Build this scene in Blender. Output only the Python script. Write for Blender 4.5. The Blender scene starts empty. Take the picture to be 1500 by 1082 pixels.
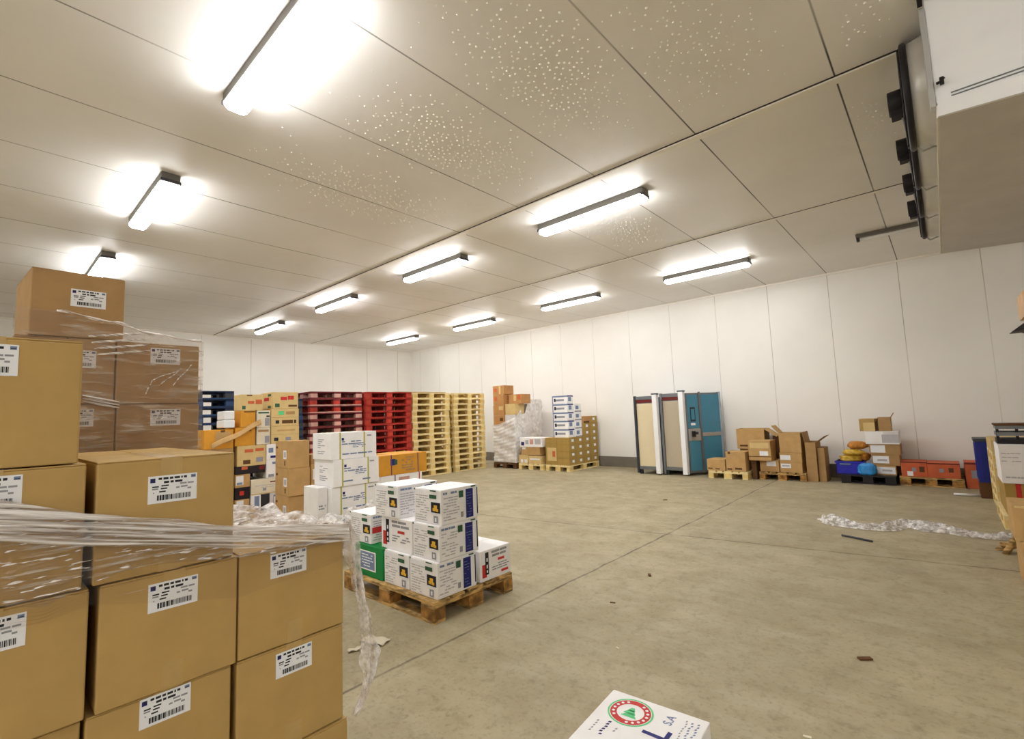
import bpy, bmesh, math, random
from mathutils import Vector, Matrix
C = bpy.context.scene
COL = C.collection
PI = math.pi
R = math.radians

# ------------------------------------------------------------------ camera
F_PX, W_PX, H_PX = 703.13, 1500.0, 1082.0
YAW, PITCH, ROLL, CAM_H = -0.7289, 0.09318, -0.03778, 1.41
cd = bpy.data.cameras.new('camera')
cd.sensor_fit = 'HORIZONTAL'
cd.sensor_width = 36.0
cd.lens = 36.0 * F_PX / W_PX
cd.clip_start = 0.05
cam = bpy.data.objects.new('camera', cd)
COL.objects.link(cam)
sy, cy, sp, cp = math.sin(YAW), math.cos(YAW), math.sin(PITCH), math.cos(PITCH)
fw = Vector((sy * cp, cy * cp, sp))
rt = Vector((cy, -sy, 0))
up = rt.cross(fw)
cr, sr = math.cos(ROLL), math.sin(ROLL)
r2 = cr * rt + sr * up
u2 = -sr * rt + cr * up
cam.matrix_world = Matrix(((r2.x, u2.x, -fw.x, 0), (r2.y, u2.y, -fw.y, 0), (r2.z, u2.z, -fw.z, CAM_H), (0, 0, 0, 1)))
C.camera = cam

# ------------------------------------------------------------------ world, exposure
wd = bpy.data.worlds.new('world')
C.world = wd
wd.use_nodes = True
wd.node_tree.nodes['Background'].inputs[0].default_value = (1.0, 0.96, 0.9, 1)
wd.node_tree.nodes['Background'].inputs[1].default_value = 0.0
C.view_settings.view_transform = 'Standard'
C.view_settings.look = 'None'
C.view_settings.gamma = 1.0
C.view_settings.exposure = 0.0
LAMP_STRENGTH = 49.0
C.cycles.use_denoising = True
C.cycles.max_bounces = 10
C.cycles.diffuse_bounces = 6
C.cycles.transparent_max_bounces = 24
C.cycles.caustics_reflective = False
C.cycles.caustics_refractive = False
C.cycles.sample_clamp_indirect = 4.0

CEIL, YB, XL, XR, YF = 3.90, 10.93, -14.86, 4.5, -5.0

# ------------------------------------------------------------------ materials
def s2l(c):
    return tuple(((v / 255.0) / 12.92 if v / 255.0 <= 0.04045 else ((v / 255.0 + 0.055) / 1.055) ** 2.4) for v in c)

class NT:
    def __init__(self, name):
        self.m = bpy.data.materials.new(name)
        self.m.use_nodes = True
        self.t = self.m.node_tree
        self.p = self.t.nodes['Principled BSDF']
        self.out = self.t.nodes['Material Output']
    def n(self, typ, **kw):
        nd = self.t.nodes.new(typ)
        for k, v in kw.items():
            setattr(nd, k, v)
        return nd
    def l(self, a, b):
        self.t.links.new(a, b)
    def math(self, op, a, b=None, c=None):
        nd = self.n('ShaderNodeMath', operation=op)
        for i, v in enumerate((a, b, c)):
            if v is None: continue
            if isinstance(v, (int, float)): nd.inputs[i].default_value = v
            else: self.l(v, nd.inputs[i])
        return nd.outputs[0]
    def mix(self, fac, a, b):
        nd = self.n('ShaderNodeMix', data_type='RGBA')
        for i, v in ((0, fac), (6, a), (7, b)):
            if isinstance(v, (int, float)): nd.inputs[i].default_value = v
            elif isinstance(v, tuple): nd.inputs[i].default_value = (*v[:3], 1)
            else: self.l(v, nd.inputs[i])
        return nd.outputs[2]
    def noise(self, scale, detail=3.0, vec=None, rough=0.55):
        nd = self.n('ShaderNodeTexNoise')
        nd.inputs['Scale'].default_value = scale
        nd.inputs['Detail'].default_value = detail
        nd.inputs['Roughness'].default_value = rough
        if vec is not None: self.l(vec, nd.inputs['Vector'])
        return nd.outputs['Fac']
    def ramp(self, x, lo, hi, a=0.0, b=1.0):
        nd = self.n('ShaderNodeMapRange')
        nd.inputs[1].default_value = lo
        nd.inputs[2].default_value = hi
        nd.inputs[3].default_value = a
        nd.inputs[4].default_value = b
        self.l(x, nd.inputs[0])
        return nd.outputs[0]
    def coord(self, which='Object', scale=None, tilt=0.0):
        tc = self.n('ShaderNodeTexCoord')
        o = tc.outputs[which]
        if tilt:
            mr = self.n('ShaderNodeMapping')
            mr.inputs['Rotation'].default_value = (R(tilt), 0, 0)
            self.l(o, mr.inputs[0])
            o = mr.outputs[0]
        if scale:
            mp = self.n('ShaderNodeMapping')
            mp.inputs['Scale'].default_value = scale
            self.l(o, mp.inputs[0])
            o = mp.outputs[0]
        return o
    def bump(self, h, strength=0.2, dist=0.01):
        nd = self.n('ShaderNodeBump')
        nd.inputs['Strength'].default_value = strength
        nd.inputs['Distance'].default_value = dist
        self.l(h, nd.inputs['Height'])
        self.l(nd.outputs[0], self.p.inputs['Normal'])

MATS = {}
def mat(key, rgb, rough=0.6, var=0.12, scale=6.0, metal=0.0, stretch=None, bump=0.0, spec=0.3, lo=0.3, hi=0.7):
    k = NT(key)
    c = s2l(rgb)
    v = k.coord('Object', stretch)
    f = k.ramp(k.noise(scale, 4, v), lo, hi)
    k.l(k.mix(f, tuple(x * (1 - var) for x in c), tuple(min(1, x * (1 + var)) for x in c)), k.p.inputs['Base Color'])
    k.p.inputs['Roughness'].default_value = rough
    k.p.inputs['Metallic'].default_value = metal
    k.p.inputs['Specular IOR Level'].default_value = spec
    if bump:
        k.bump(k.noise(scale * 6, 3, v), bump, 0.004)
    MATS[key] = k.m
    return k.m

mat('kraft', (182, 151, 94), 0.75, 0.07, 9, bump=0.05)
mat('kraft_dark', (172, 138, 94), 0.78, 0.08, 9, bump=0.05)
mat('kraft_orange', (186, 138, 88), 0.75, 0.1, 8)
mat('kraft_olive', (168, 138, 74), 0.75, 0.08, 8)
mat('kraft_warm', (192, 156, 104), 0.75, 0.09, 8)
mat('kraft_light', (214, 188, 132), 0.75, 0.07, 8)
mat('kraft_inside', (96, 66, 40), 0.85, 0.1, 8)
mat('orange_card', (214, 152, 52), 0.7, 0.08, 8)
mat('red_orange_card', (200, 100, 64), 0.7, 0.1, 8)
mat('white_card', (247, 246, 248), 0.65, 0.04, 8)
mat('grey_card', (220, 218, 220), 0.65, 0.06, 8)
mat('cream_card', (226, 218, 196), 0.7, 0.05, 8)
mat('tape', (184, 154, 98), 0.3, 0.05, 20, spec=0.5)
mat('tape_grey', (150, 146, 140), 0.35, 0.1, 20, spec=0.5)
mat('paper', (240, 243, 250), 0.6, 0.02, 20)
mat('ink', (42, 44, 52), 0.7, 0.05)
mat('ink_grey', (150, 152, 162), 0.7, 0.1, 60)
mat('ink_light', (190, 188, 194), 0.7, 0.1, 60)
mat('ink_blue', (34, 38, 112), 0.6, 0.12, 60)
mat('ink_bluegrey', (120, 138, 172), 0.6, 0.12, 60)
mat('ink_red', (198, 52, 50), 0.6, 0.1, 40)
mat('ink_green', (52, 92, 68), 0.6, 0.1, 40)
mat('green_board', (18, 128, 62), 0.6, 0.08, 12)
mat('ink_mint', (96, 206, 138), 0.6, 0.12, 40)
mat('ink_yellow', (236, 186, 62), 0.6, 0.1, 40)
mat('ink_black', (26, 22, 30), 0.6, 0.05)
mat('strap_yellow', (188, 182, 92), 0.4, 0.08, 20, spec=0.5)
mat('strap_purple', (104, 70, 104), 0.4, 0.08, 20, spec=0.5)
mat('wood', (172, 140, 88), 0.8, 0.55, 9, stretch=(1, 1, 6), bump=0.15, lo=0.4, hi=0.6)
mat('wood_block', (158, 116, 62), 0.85, 0.5, 12, bump=0.15, lo=0.38, hi=0.62)
mat('wood_pale', (236, 217, 164), 0.8, 0.14, 6, bump=0.1)
mat('wood_pale_block', (226, 200, 134), 0.85, 0.18, 9, bump=0.1)
mat('wood_red', (164, 44, 34), 0.7, 0.25, 6)
mat('wood_red_block', (182, 58, 46), 0.7, 0.3, 8)
mat('wood_maroon', (112, 42, 44), 0.7, 0.25, 6)
mat('block_pinkish', (206, 160, 150), 0.75, 0.2, 8)
mat('wood_blue', (28, 46, 78), 0.7, 0.25, 6)
mat('wood_blue_block', (44, 72, 112), 0.7, 0.3, 8)
mat('lamp_grey', (104, 100, 94), 0.5, 0.05, 5)
mat('lamp_dark', (62, 60, 64), 0.5, 0.05, 5)
mat('metal_light', (196, 198, 200), 0.35, 0.05, 5, metal=0.6)
mat('metal_grey', (128, 132, 138), 0.4, 0.08, 5, metal=0.6)
mat('metal_dark', (66, 70, 78), 0.45, 0.1, 5, metal=0.5)
mat('white_paint', (246, 248, 253), 0.4, 0.03, 4)
mat('tray_grey', (206, 202, 200), 0.45, 0.06, 3, metal=0.1)
mat('cowl', (206, 204, 198), 0.35, 0.06, 6, metal=0.2)
mat('black_plastic', (36, 32, 36), 0.5, 0.15, 12)
mat('cable_grey', (176, 174, 170), 0.5, 0.05, 5)
mat('cream_panel', (226, 212, 178), 0.5, 0.05, 2)
mat('greige_panel', (190, 178, 156), 0.5, 0.05, 2)
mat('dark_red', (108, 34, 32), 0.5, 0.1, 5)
mat('cab_blue', (72, 136, 164), 0.4, 0.06, 3, spec=0.5)
mat('cab_frame', (176, 190, 206), 0.35, 0.06, 4, metal=0.3)
mat('crate_blue', (34, 38, 190), 0.4, 0.1, 6, spec=0.5)
mat('bag_blue', (52, 148, 226), 0.35, 0.2, 14, spec=0.5)
mat('bag_yellow', (226, 190, 76), 0.4, 0.22, 16, spec=0.5)
mat('bag_orange', (198, 134, 56), 0.4, 0.22, 16, spec=0.5)
mat('bin_navy', (30, 42, 132), 0.45, 0.12, 5)
mat('jug', (236, 240, 244), 0.35, 0.03, 5)
mat('tube_glass', (228, 228, 224), 0.25, 0.03, 5)
mat('peach', (226, 190, 150), 0.75, 0.06, 8)

def film_mat(key, base, top, stretch, scale=3.0, lo=0.45, hi=0.72, rgb=(226, 222, 222), rough=0.22, tint=(0.9, 0.87, 0.85), painted_glints=None, tilt=0.0):
    k = NT(key)
    k.p.inputs['Base Color'].default_value = (*s2l(rgb), 1)
    k.p.inputs['Roughness'].default_value = rough
    k.p.inputs['Specular IOR Level'].default_value = 0.6
    v = k.coord('Object', stretch, tilt)
    n1 = k.noise(scale, 4, v, 0.62)
    f = k.ramp(n1, lo, hi, base, top)
    if painted_glints:
        n2 = k.noise(painted_glints[3], 2, k.coord('Object', painted_glints[:3]), 0.5)
        f = k.math('MAXIMUM', f, k.ramp(n2, painted_glints[4], painted_glints[4] + 0.05, 0, 0.95))  # bright opaque dashes painted as glints on the film
    tr = k.n('ShaderNodeBsdfTransparent')
    tr.inputs[0].default_value = (*tint, 1)
    mx = k.n('ShaderNodeMixShader')
    k.l(f, mx.inputs[0]); k.l(tr.outputs[0], mx.inputs[1]); k.l(k.p.outputs[0], mx.inputs[2])
    k.l(mx.outputs[0], k.out.inputs[0])
    k.bump(n1, 0.5, 0.02)
    MATS[key] = k.m
film_mat('film_thin', 0.05, 0.75, (2, 2.2, 44), 1.6, 0.52, 0.76, rgb=(244, 242, 242), tint=(0.84, 0.81, 0.79), painted_glints=(5, 11, 75, 1.7, 0.60))
film_mat('film_faint', 0.02, 0.5, (2, 1.6, 40), 1.6, 0.6, 0.82, tint=(0.95, 0.94, 0.93))
film_mat('film_back', 0.12, 0.8, (2, 4, 26), 1.5, 0.5, 0.8, rgb=(214, 202, 190))
film_mat('film_rope', 0.10, 0.97, (2, 1.5, 70), 1.8, 0.42, 0.62, rgb=(252, 250, 250), rough=0.15, tilt=13)
film_mat('film_crumple', 0.25, 0.96, (9, 9, 9), 2.2, 0.40, 0.62, rgb=(242, 240, 240), rough=0.15)
film_mat('film_white', 0.7, 0.98, (5, 5, 5), 2.0, 0.35, 0.65, rgb=(240, 238, 238), rough=0.35)
film_mat('film_grime', 0.3, 0.85, (9, 9, 9), 2.2, 0.4, 0.66, rgb=(206, 200, 190))
mat('droplet', (252, 252, 250), 0.1, 0.01, 5, spec=0.8)

def lamp_mat():
    k = NT('lamp_diffuser')
    em = k.n('ShaderNodeEmission')
    em.inputs[0].default_value = (1.0, 0.99, 0.975, 1)
    em.inputs[1].default_value = LAMP_STRENGTH
    k.l(em.outputs[0], k.out.inputs[0])
    MATS['lamp_diffuser'] = k.m
lamp_mat()

def concrete():
    k = NT('concrete_floor')
    v = k.coord('Object')
    big = k.noise(0.55, 5, v, 0.6)
    mid = k.noise(3.2, 6, v, 0.65)
    fine = k.noise(38, 5, v, 0.7)
    sm = k.coord('Object', (1.0, 5.0, 1.0))
    streak = k.noise(1.6, 5, sm, 0.6)
    c = k.mix(k.ramp(big, 0.32, 0.68), s2l((158, 147, 118)), s2l((186, 175, 145)))
    c = k.mix(k.ramp(mid, 0.35, 0.7, 0, 0.55), c, s2l((148, 137, 110)))
    c = k.mix(k.ramp(streak, 0.52, 0.75, 0, 0.35), c, s2l((188, 180, 158)))
    c = k.mix(k.ramp(fine, 0.54, 0.7, 0, 0.45), c, s2l((104, 94, 72)))
    c = k.mix(k.ramp(k.noise(11, 6, v, 0.75), 0.52, 0.7, 0, 0.5), c, s2l((116, 104, 80)))
    # dark scuffs and stains
    st = k.noise(1.3, 7, v, 0.75)
    c = k.mix(k.ramp(st, 0.60, 0.70, 0, 0.4), c, s2l((112, 102, 84)))
    # saw-cut joints
    sx = k.n('ShaderNodeSeparateXYZ'); k.l(v, sx.inputs[0])
    wob = k.ramp(k.noise(2.0, 3, v), 0, 1, -0.03, 0.03)
    dx = k.math('ABSOLUTE', k.math('ADD', k.math('ADD', sx.outputs[0], 2.46), wob))
    dy = k.math('ABSOLUTE', k.math('ADD', k.math('SUBTRACT', sx.outputs[1], k.math('MULTIPLY_ADD', sx.outputs[0], 0.14, 5.62)), wob))
    d = k.math('MINIMUM', dx, dy)
    j = k.math('MULTIPLY', k.ramp(d, 0.004, 0.016, 1, 0), k.ramp(mid, 0.35, 0.6, 0.35, 0.9))
    c = k.mix(j, c, s2l((74, 66, 54)))
    k.l(c, k.p.inputs['Base Color'])
    k.l(k.ramp(mid, 0.3, 0.7, 0.42, 0.7), k.p.inputs['Roughness'])
    k.p.inputs['Specular IOR Level'].default_value = 0.25
    k.bump(fine, 0.12, 0.006)
    MATS['concrete'] = k.m
concrete()

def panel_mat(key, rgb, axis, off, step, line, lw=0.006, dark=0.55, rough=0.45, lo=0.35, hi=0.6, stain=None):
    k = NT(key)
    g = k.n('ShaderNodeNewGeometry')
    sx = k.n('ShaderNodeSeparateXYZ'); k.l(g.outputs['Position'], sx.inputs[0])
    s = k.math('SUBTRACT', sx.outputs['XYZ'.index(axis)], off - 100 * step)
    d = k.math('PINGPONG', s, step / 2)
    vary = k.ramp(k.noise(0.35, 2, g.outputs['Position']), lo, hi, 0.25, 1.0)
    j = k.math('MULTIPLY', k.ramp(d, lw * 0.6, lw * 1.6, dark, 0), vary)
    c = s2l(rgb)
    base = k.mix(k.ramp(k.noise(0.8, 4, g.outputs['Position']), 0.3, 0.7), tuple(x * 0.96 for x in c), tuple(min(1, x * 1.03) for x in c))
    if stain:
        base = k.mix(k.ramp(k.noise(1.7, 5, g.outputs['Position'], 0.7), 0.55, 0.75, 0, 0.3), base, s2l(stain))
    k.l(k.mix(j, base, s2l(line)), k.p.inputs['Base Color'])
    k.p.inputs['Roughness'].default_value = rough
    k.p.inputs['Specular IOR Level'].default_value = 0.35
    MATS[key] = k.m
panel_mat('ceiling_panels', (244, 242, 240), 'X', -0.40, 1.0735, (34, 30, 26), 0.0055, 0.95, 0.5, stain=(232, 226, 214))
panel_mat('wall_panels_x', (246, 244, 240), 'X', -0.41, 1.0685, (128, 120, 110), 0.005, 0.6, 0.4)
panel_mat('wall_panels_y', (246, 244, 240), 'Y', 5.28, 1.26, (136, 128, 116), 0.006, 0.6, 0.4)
mat('trim_light', (246, 242, 234), 0.5, 0.03, 2)
mat('seal_dark', (58, 50, 42), 0.7, 0.1, 3)
mat('curb', (120, 114, 104), 0.8, 0.15, 3, bump=0.1)

# ------------------------------------------------------------------ mesh builder
class MB:
    def __init__(s):
        s.v, s.f, s.m, s.mats, s.sm = [], [], [], [], []
    def mi(s, m):
        if m not in s.mats: s.mats.append(m)
        return s.mats.index(m)
    def face(s, pts, m, smooth=False):
        b = len(s.v)
        s.v += [tuple(p) for p in pts]
        s.f.append(tuple(range(b, b + len(pts)))); s.m.append(s.mi(m)); s.sm.append(smooth)
    def box(s, a, b, m, M=None):
        x0, y0, z0 = a; x1, y1, z1 = b
        vs = [Vector(p) for p in ((x0, y0, z0), (x1, y0, z0), (x1, y1, z0), (x0, y1, z0), (x0, y0, z1), (x1, y0, z1), (x1, y1, z1), (x0, y1, z1))]
        if M is not None: vs = [M @ p for p in vs]
        o = len(s.v); s.v += [tuple(p) for p in vs]
        for q in ((3, 2, 1, 0), (4, 5, 6, 7), (0, 1, 5, 4), (1, 2, 6, 5), (2, 3, 7, 6), (3, 0, 4, 7)):
            s.f.append(tuple(o + i for i in q)); s.m.append(s.mi(m)); s.sm.append(False)
    def cyl(s, p0, p1, r0, m, r1=None, n=20, caps=True, smooth=True):
        p0, p1 = Vector(p0), Vector(p1); r1 = r0 if r1 is None else r1
        d = (p1 - p0).normalized()
        a = d.orthogonal().normalized(); b = d.cross(a)
        o = len(s.v)
        for p, r in ((p0, r0), (p1, r1)):
            for i in range(n):
                t = 2 * PI * i / n
                s.v.append(tuple(p + (a * math.cos(t) + b * math.sin(t)) * r))
        for i in range(n):
            j = (i + 1) % n
            s.f.append((o + i, o + j, o + n + j, o + n + i)); s.m.append(s.mi(m)); s.sm.append(smooth)
        if caps:
            s.f.append(tuple(o + i for i in reversed(range(n)))); s.m.append(s.mi(m)); s.sm.append(False)
            s.f.append(tuple(o + n + i for i in range(n))); s.m.append(s.mi(m)); s.sm.append(False)
    def tube(s, pts, r, m, n=8):
        pts = [Vector(p) for p in pts]
        o = len(s.v); k = len(pts)
        prev = None
        for i, p in enumerate(pts):
            d = (pts[min(i + 1, k - 1)] - pts[max(i - 1, 0)]).normalized()
            a = d.orthogonal().normalized() if prev is None else (prev - d * prev.dot(d)).normalized()
            prev = a; b = d.cross(a)
            rr = r[i] if isinstance(r, (list, tuple)) else r
            for j in range(n):
                t = 2 * PI * j / n
                s.v.append(tuple(p + (a * math.cos(t) + b * math.sin(t)) * rr))
        for i in range(k - 1):
            for j in range(n):
                q = (j + 1) % n
                s.f.append((o + i * n + j, o + i * n + q, o + (i + 1) * n + q, o + (i + 1) * n + j)); s.m.append(s.mi(m)); s.sm.append(True)
        s.f.append(tuple(o + j for j in reversed(range(n)))); s.m.append(s.mi(m)); s.sm.append(False)
        s.f.append(tuple(o + (k - 1) * n + j for j in range(n))); s.m.append(s.mi(m)); s.sm.append(False)
    def ring(s, c, axis, r, rt_, m, n=32, k=8):
        axis = Vector(axis).normalized(); a = axis.orthogonal().normalized(); b = axis.cross(a); c = Vector(c)
        o = len(s.v)
        for i in range(n):
            t = 2 * PI * i / n; d = a * math.cos(t) + b * math.sin(t)
            for j in range(k):
                u = 2 * PI * j / k
                s.v.append(tuple(c + d * (r + rt_ * math.cos(u)) + axis * rt_ * math.sin(u)))
        for i in range(n):
            for j in range(k):
                i2, j2 = (i + 1) % n, (j + 1) % k
                s.f.append((o + i * k + j, o + i2 * k + j, o + i2 * k + j2, o + i * k + j2)); s.m.append(s.mi(m)); s.sm.append(True)
    def grid(s, fn, nu, nv, m):
        o = len(s.v)
        for i in range(nu + 1):
            for j in range(nv + 1):
                s.v.append(tuple(fn(i / nu, j / nv)))
        for i in range(nu):
            for j in range(nv):
                a = o + i * (nv + 1) + j
                s.f.append((a, a + nv + 1, a + nv + 2, a + 1)); s.m.append(s.mi(m)); s.sm.append(True)
    def mesh(s, name):
        me = bpy.data.meshes.new(name)
        me.from_pydata(s.v, [], s.f)
        for m in s.mats: me.materials.append(MATS[m])
        me.polygons.foreach_set('material_index', s.m)
        me.polygons.foreach_set('use_smooth', s.sm)
        me.update()
        return me
    def build(s, name, parent=None, loc=(0, 0, 0), bevel=0.0, seg=2, subsurf=0):
        return link(name, s.mesh(name), parent, loc, bevel, seg, subsurf)

def link(name, me, parent=None, loc=(0, 0, 0), bevel=0.0, seg=2, subsurf=0):
    o = bpy.data.objects.new(name, me)
    COL.objects.link(o)
    o.location = loc
    if parent is not None: o.parent = parent
    if bevel:
        b = o.modifiers.new('edge', 'BEVEL'); b.width = bevel; b.segments = seg; b.limit_method = 'ANGLE'
    if subsurf:
        b = o.modifiers.new('smooth', 'SUBSURF'); b.levels = subsurf; b.render_levels = subsurf
    return o

def tag(o, label, cat, group=None, kind=None):
    if label: o['label'] = label
    if cat: o['category'] = cat
    if group: o['group'] = group
    if kind: o['kind'] = kind
    return o

def thing(name, label, cat, loc=(0, 0, 0), rz=0.0, group=None):
    o = bpy.data.objects.new(name, None)
    o.empty_display_size = 0.1
    COL.objects.link(o)
    o.location = loc; o.rotation_euler = (0, 0, R(rz))
    return tag(o, label, cat, group)

def struct(name, mb, label=None, bevel=0.0):
    o = mb.build(name, None, (0, 0, 0), bevel)
    o['kind'] = 'structure'
    if label: o['label'] = label
    return o

def copy_tree(o, parent=None):
    c = o.copy(); COL.objects.link(c)
    if parent is not None: c.parent = parent
    for ch in list(o.children): copy_tree(ch, c)
    return c

ORD = ['lowest', 'second', 'third', 'fourth', 'fifth', 'sixth', 'seventh', 'eighth', 'ninth', 'tenth', 'eleventh', 'twelfth', 'thirteenth', 'fourteenth', 'fifteenth']

# ------------------------------------------------------------------ the setting
m = MB(); m.box((XL - 0.1, YF - 0.1, -0.1), (XR + 0.1, YB + 0.1, 0.0), 'concrete'); struct('floor', m, 'bare grey-brown concrete floor with saw-cut joints')
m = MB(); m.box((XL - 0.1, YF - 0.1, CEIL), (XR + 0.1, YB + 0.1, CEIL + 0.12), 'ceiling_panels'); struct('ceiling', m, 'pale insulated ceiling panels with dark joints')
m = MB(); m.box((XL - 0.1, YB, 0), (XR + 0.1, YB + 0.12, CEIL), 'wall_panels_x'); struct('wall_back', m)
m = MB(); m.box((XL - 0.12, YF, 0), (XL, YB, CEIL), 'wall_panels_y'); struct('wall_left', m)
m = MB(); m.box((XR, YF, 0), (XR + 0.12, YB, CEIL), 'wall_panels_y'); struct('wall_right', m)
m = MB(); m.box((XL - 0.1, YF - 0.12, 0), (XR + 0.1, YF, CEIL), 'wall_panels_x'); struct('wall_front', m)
m = MB(); m.box((XL, YB - 0.05, 0), (XR, YB, 0.25), 'curb'); struct('baseboard_back', m, 'grey concrete curb along the foot of the white panel wall', 0.004)
m = MB(); m.box((XL, YF, 0), (XL + 0.05, YB, 0.25), 'curb'); struct('baseboard_left', m, None, 0.004)
m = MB(); m.box((XL, YB - 0.03, CEIL - 0.035), (XR, YB, CEIL), 'trim_light'); struct('trim_1', m)
m = MB(); m.box((XL, YF, CEIL - 0.03), (XL + 0.03, YB, CEIL), 'trim_light'); struct('trim_2', m)
m = MB(); m.box((XL, 4.30, CEIL - 0.016), (XR, 4.385, CEIL), 'trim_light'); m.box((XL, 4.285, CEIL - 0.005), (XR, 4.30, CEIL), 'seal_dark'); struct('trim_3', m)
m = MB(); m.box((XL, 7.05, CEIL - 0.010), (XR, 7.11, CEIL), 'trim_light'); m.box((XL, 7.038, CEIL - 0.004), (XR, 7.05, CEIL), 'seal_dark'); struct('trim_4', m)

# condensation drops hanging from the ceiling panels
random.seed(4)
m = MB()
patches = [(-1.95, 2.75, 0.42, 0.85, 640), (-3.2, 2.85, 0.45, 0.95, 640), (-4.6, 2.75, 0.5, 1.0, 420), (-1.02, 3.15, 0.36, 0.75, 260), (-3.15, 5.95, 0.4, 0.75, 330), (-0.2, 3.7, 0.14, 0.4, 40), (-0.25, 5.2, 0.16, 0.45, 60)]
for (px, py, ax, ay, n) in patches:
    drops = []
    for _ in range(n):
        u, v = random.gauss(0, 0.5), random.gauss(0, 0.5)
        x, y = px + ax * u, py + ay * v
        if abs((x + 0.40) / 1.0735 - round((x + 0.40) / 1.0735)) < 0.025 or 4.27 < y < 4.4 or 7.02 < y < 7.12: continue
        if abs(y - 4.95) < 0.16 and abs(x + 3.05) < 0.85: continue
        if any((x - a) ** 2 + (y - b_) ** 2 < 0.036 ** 2 for (a, b_) in drops): continue
        drops.append((x, y))
        r = random.uniform(0.0045, 0.0085)
        o = len(m.v)
        for h, q in ((0.0, 1.0), (0.45, 0.85), (0.8, 0.5)):
            for i in range(7):
                t = 2 * PI * i / 7
                m.v.append((x + r * q * math.cos(t), y + r * q * math.sin(t), CEIL - r * h))
        m.v.append((x, y, CEIL - r * 0.9))
        for a in range(2):
            for i in range(7):
                j = (i + 1) % 7
                m.f.append((o + a * 7 + i, o + (a + 1) * 7 + i, o + (a + 1) * 7 + j, o + a * 7 + j)); m.m.append(m.mi('droplet')); m.sm.append(True)
        for i in range(7):
            m.f.append((o + 14 + i, o + 21, o + 14 + (i + 1) % 7)); m.m.append(0); m.sm.append(True)
tag(m.build('condensation_droplets'), 'scattered condensation drops clinging to the ceiling panels', 'water drops', kind='stuff')

# ------------------------------------------------------------------ ceiling lamps
def make_lamp(label):
    t = thing('fluorescent_lamp', label, 'ceiling lamp', (0, 0, CEIL), 0, 'fluorescent battens on the ceiling')
    b = MB(); b.box((-0.755, -0.08, -0.08), (0.755, 0.08, 0.0), 'lamp_grey'); b.build('housing', t, bevel=0.01)
    d = MB()
    prof = [(-0.074, -0.080), (-0.083, -0.092), (-0.080, -0.114), (-0.056, -0.136), (0.056, -0.136), (0.080, -0.114), (0.083, -0.092), (0.074, -0.080)]
    n = len(prof)
    for x in (-0.74, -0.715, 0.715, 0.74):
        q = 0.82 if abs(x) > 0.72 else 1.0
        for (y, z) in prof: d.v.append((x, y * q, -0.08 + (z + 0.08) * q))
    for k in range(3):
        for i in range(n):
            j = (i + 1) % n
            d.f.append((k * n + i, k * n + j, (k + 1) * n + j, (k + 1) * n + i)); d.m.append(d.mi('lamp_diffuser')); d.sm.append(False)
    d.f.append(tuple(reversed(range(n)))); d.m.append(0); d.sm.append(False)
    d.f.append(tuple(3 * n + i for i in range(n))); d.m.append(0); d.sm.append(False)
    d.build('diffuser', t)
    for s_ in (-1, 1):
        e = MB(); e.box((s_ * 0.742 - 0.014, -0.086, -0.098), (s_ * 0.742 + 0.014, 0.086, -0.066), 'lamp_dark'); e.build('clip', t)
    return t
lamps = [
    (-3.07, 1.215, 'largest glowing ceiling lamp, over the front carton stacks'),
    (-6.21, 1.185, 'second glowing ceiling lamp along the row over the carton stacks'),
    (-9.28, 1.15, 'glowing ceiling lamp just above the topmost kraft carton'),
    (-3.05, 4.95, 'glowing ceiling lamp beside the broad ceiling strip, nearest the cooling unit'),
    (-6.05, 4.93, 'glowing ceiling lamp beside the broad strip, second along from the cooling unit'),
    (-9.22, 4.90, 'glowing ceiling lamp beside the broad strip, third along from the cooling unit'),
    (-12.60, 4.90, 'glowing ceiling lamp at the far end of the broad ceiling strip'),
    (-2.99, 8.66, 'glowing ceiling lamp above the cabinets and open cartons'),
    (-5.97, 8.68, 'glowing ceiling lamp above the gridded kraft stack by the wall'),
    (-9.16, 8.78, 'glowing ceiling lamp above the pale pallet stacks'),
    (-12.35, 8.76, 'glowing ceiling lamp closest to the far room corner'),
    (-3.05, -2.55, 'added ceiling lamp behind the front carton stacks, outside the view'),  # lamps from here on are added unseen to light the front cartons
    (0.07, -2.55, 'added ceiling lamp in the middle of the row outside the view'),
    (3.1, -2.55, 'added ceiling lamp at the near corner of the room, outside the view'),
    (3.1, 1.2, 'added unseen ceiling lamp on the far side of the cooling unit'),
]
lamp0 = None
for i, (x, y, lb) in enumerate(lamps):
    o = make_lamp(lb) if lamp0 is None else copy_tree(lamp0)
    lamp0 = lamp0 or o
    o.location = (x, y, CEIL); o['label'] = lb
t = thing('fluorescent_lamp', 'unlit bare-tube ceiling lamp beyond the cooling fans', 'ceiling lamp', (-0.01, 8.78, CEIL), 3.0)
b = MB(); b.box((-0.76, -0.045, -0.05), (0.76, 0.045, 0), 'lamp_grey'); b.build('housing', t, bevel=0.008)
b = MB(); b.cyl((-0.72, 0, -0.085), (0.72, 0, -0.085), 0.02, 'tube_glass'); b.build('tube', t)
for s_ in (-1, 1):
    b = MB(); b.box((s_ * 0.735 - 0.02, -0.03, -0.11), (s_ * 0.735 + 0.02, 0.03, -0.05), 'lamp_dark'); b.build('lamp_holder', t, bevel=0.005)

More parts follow.
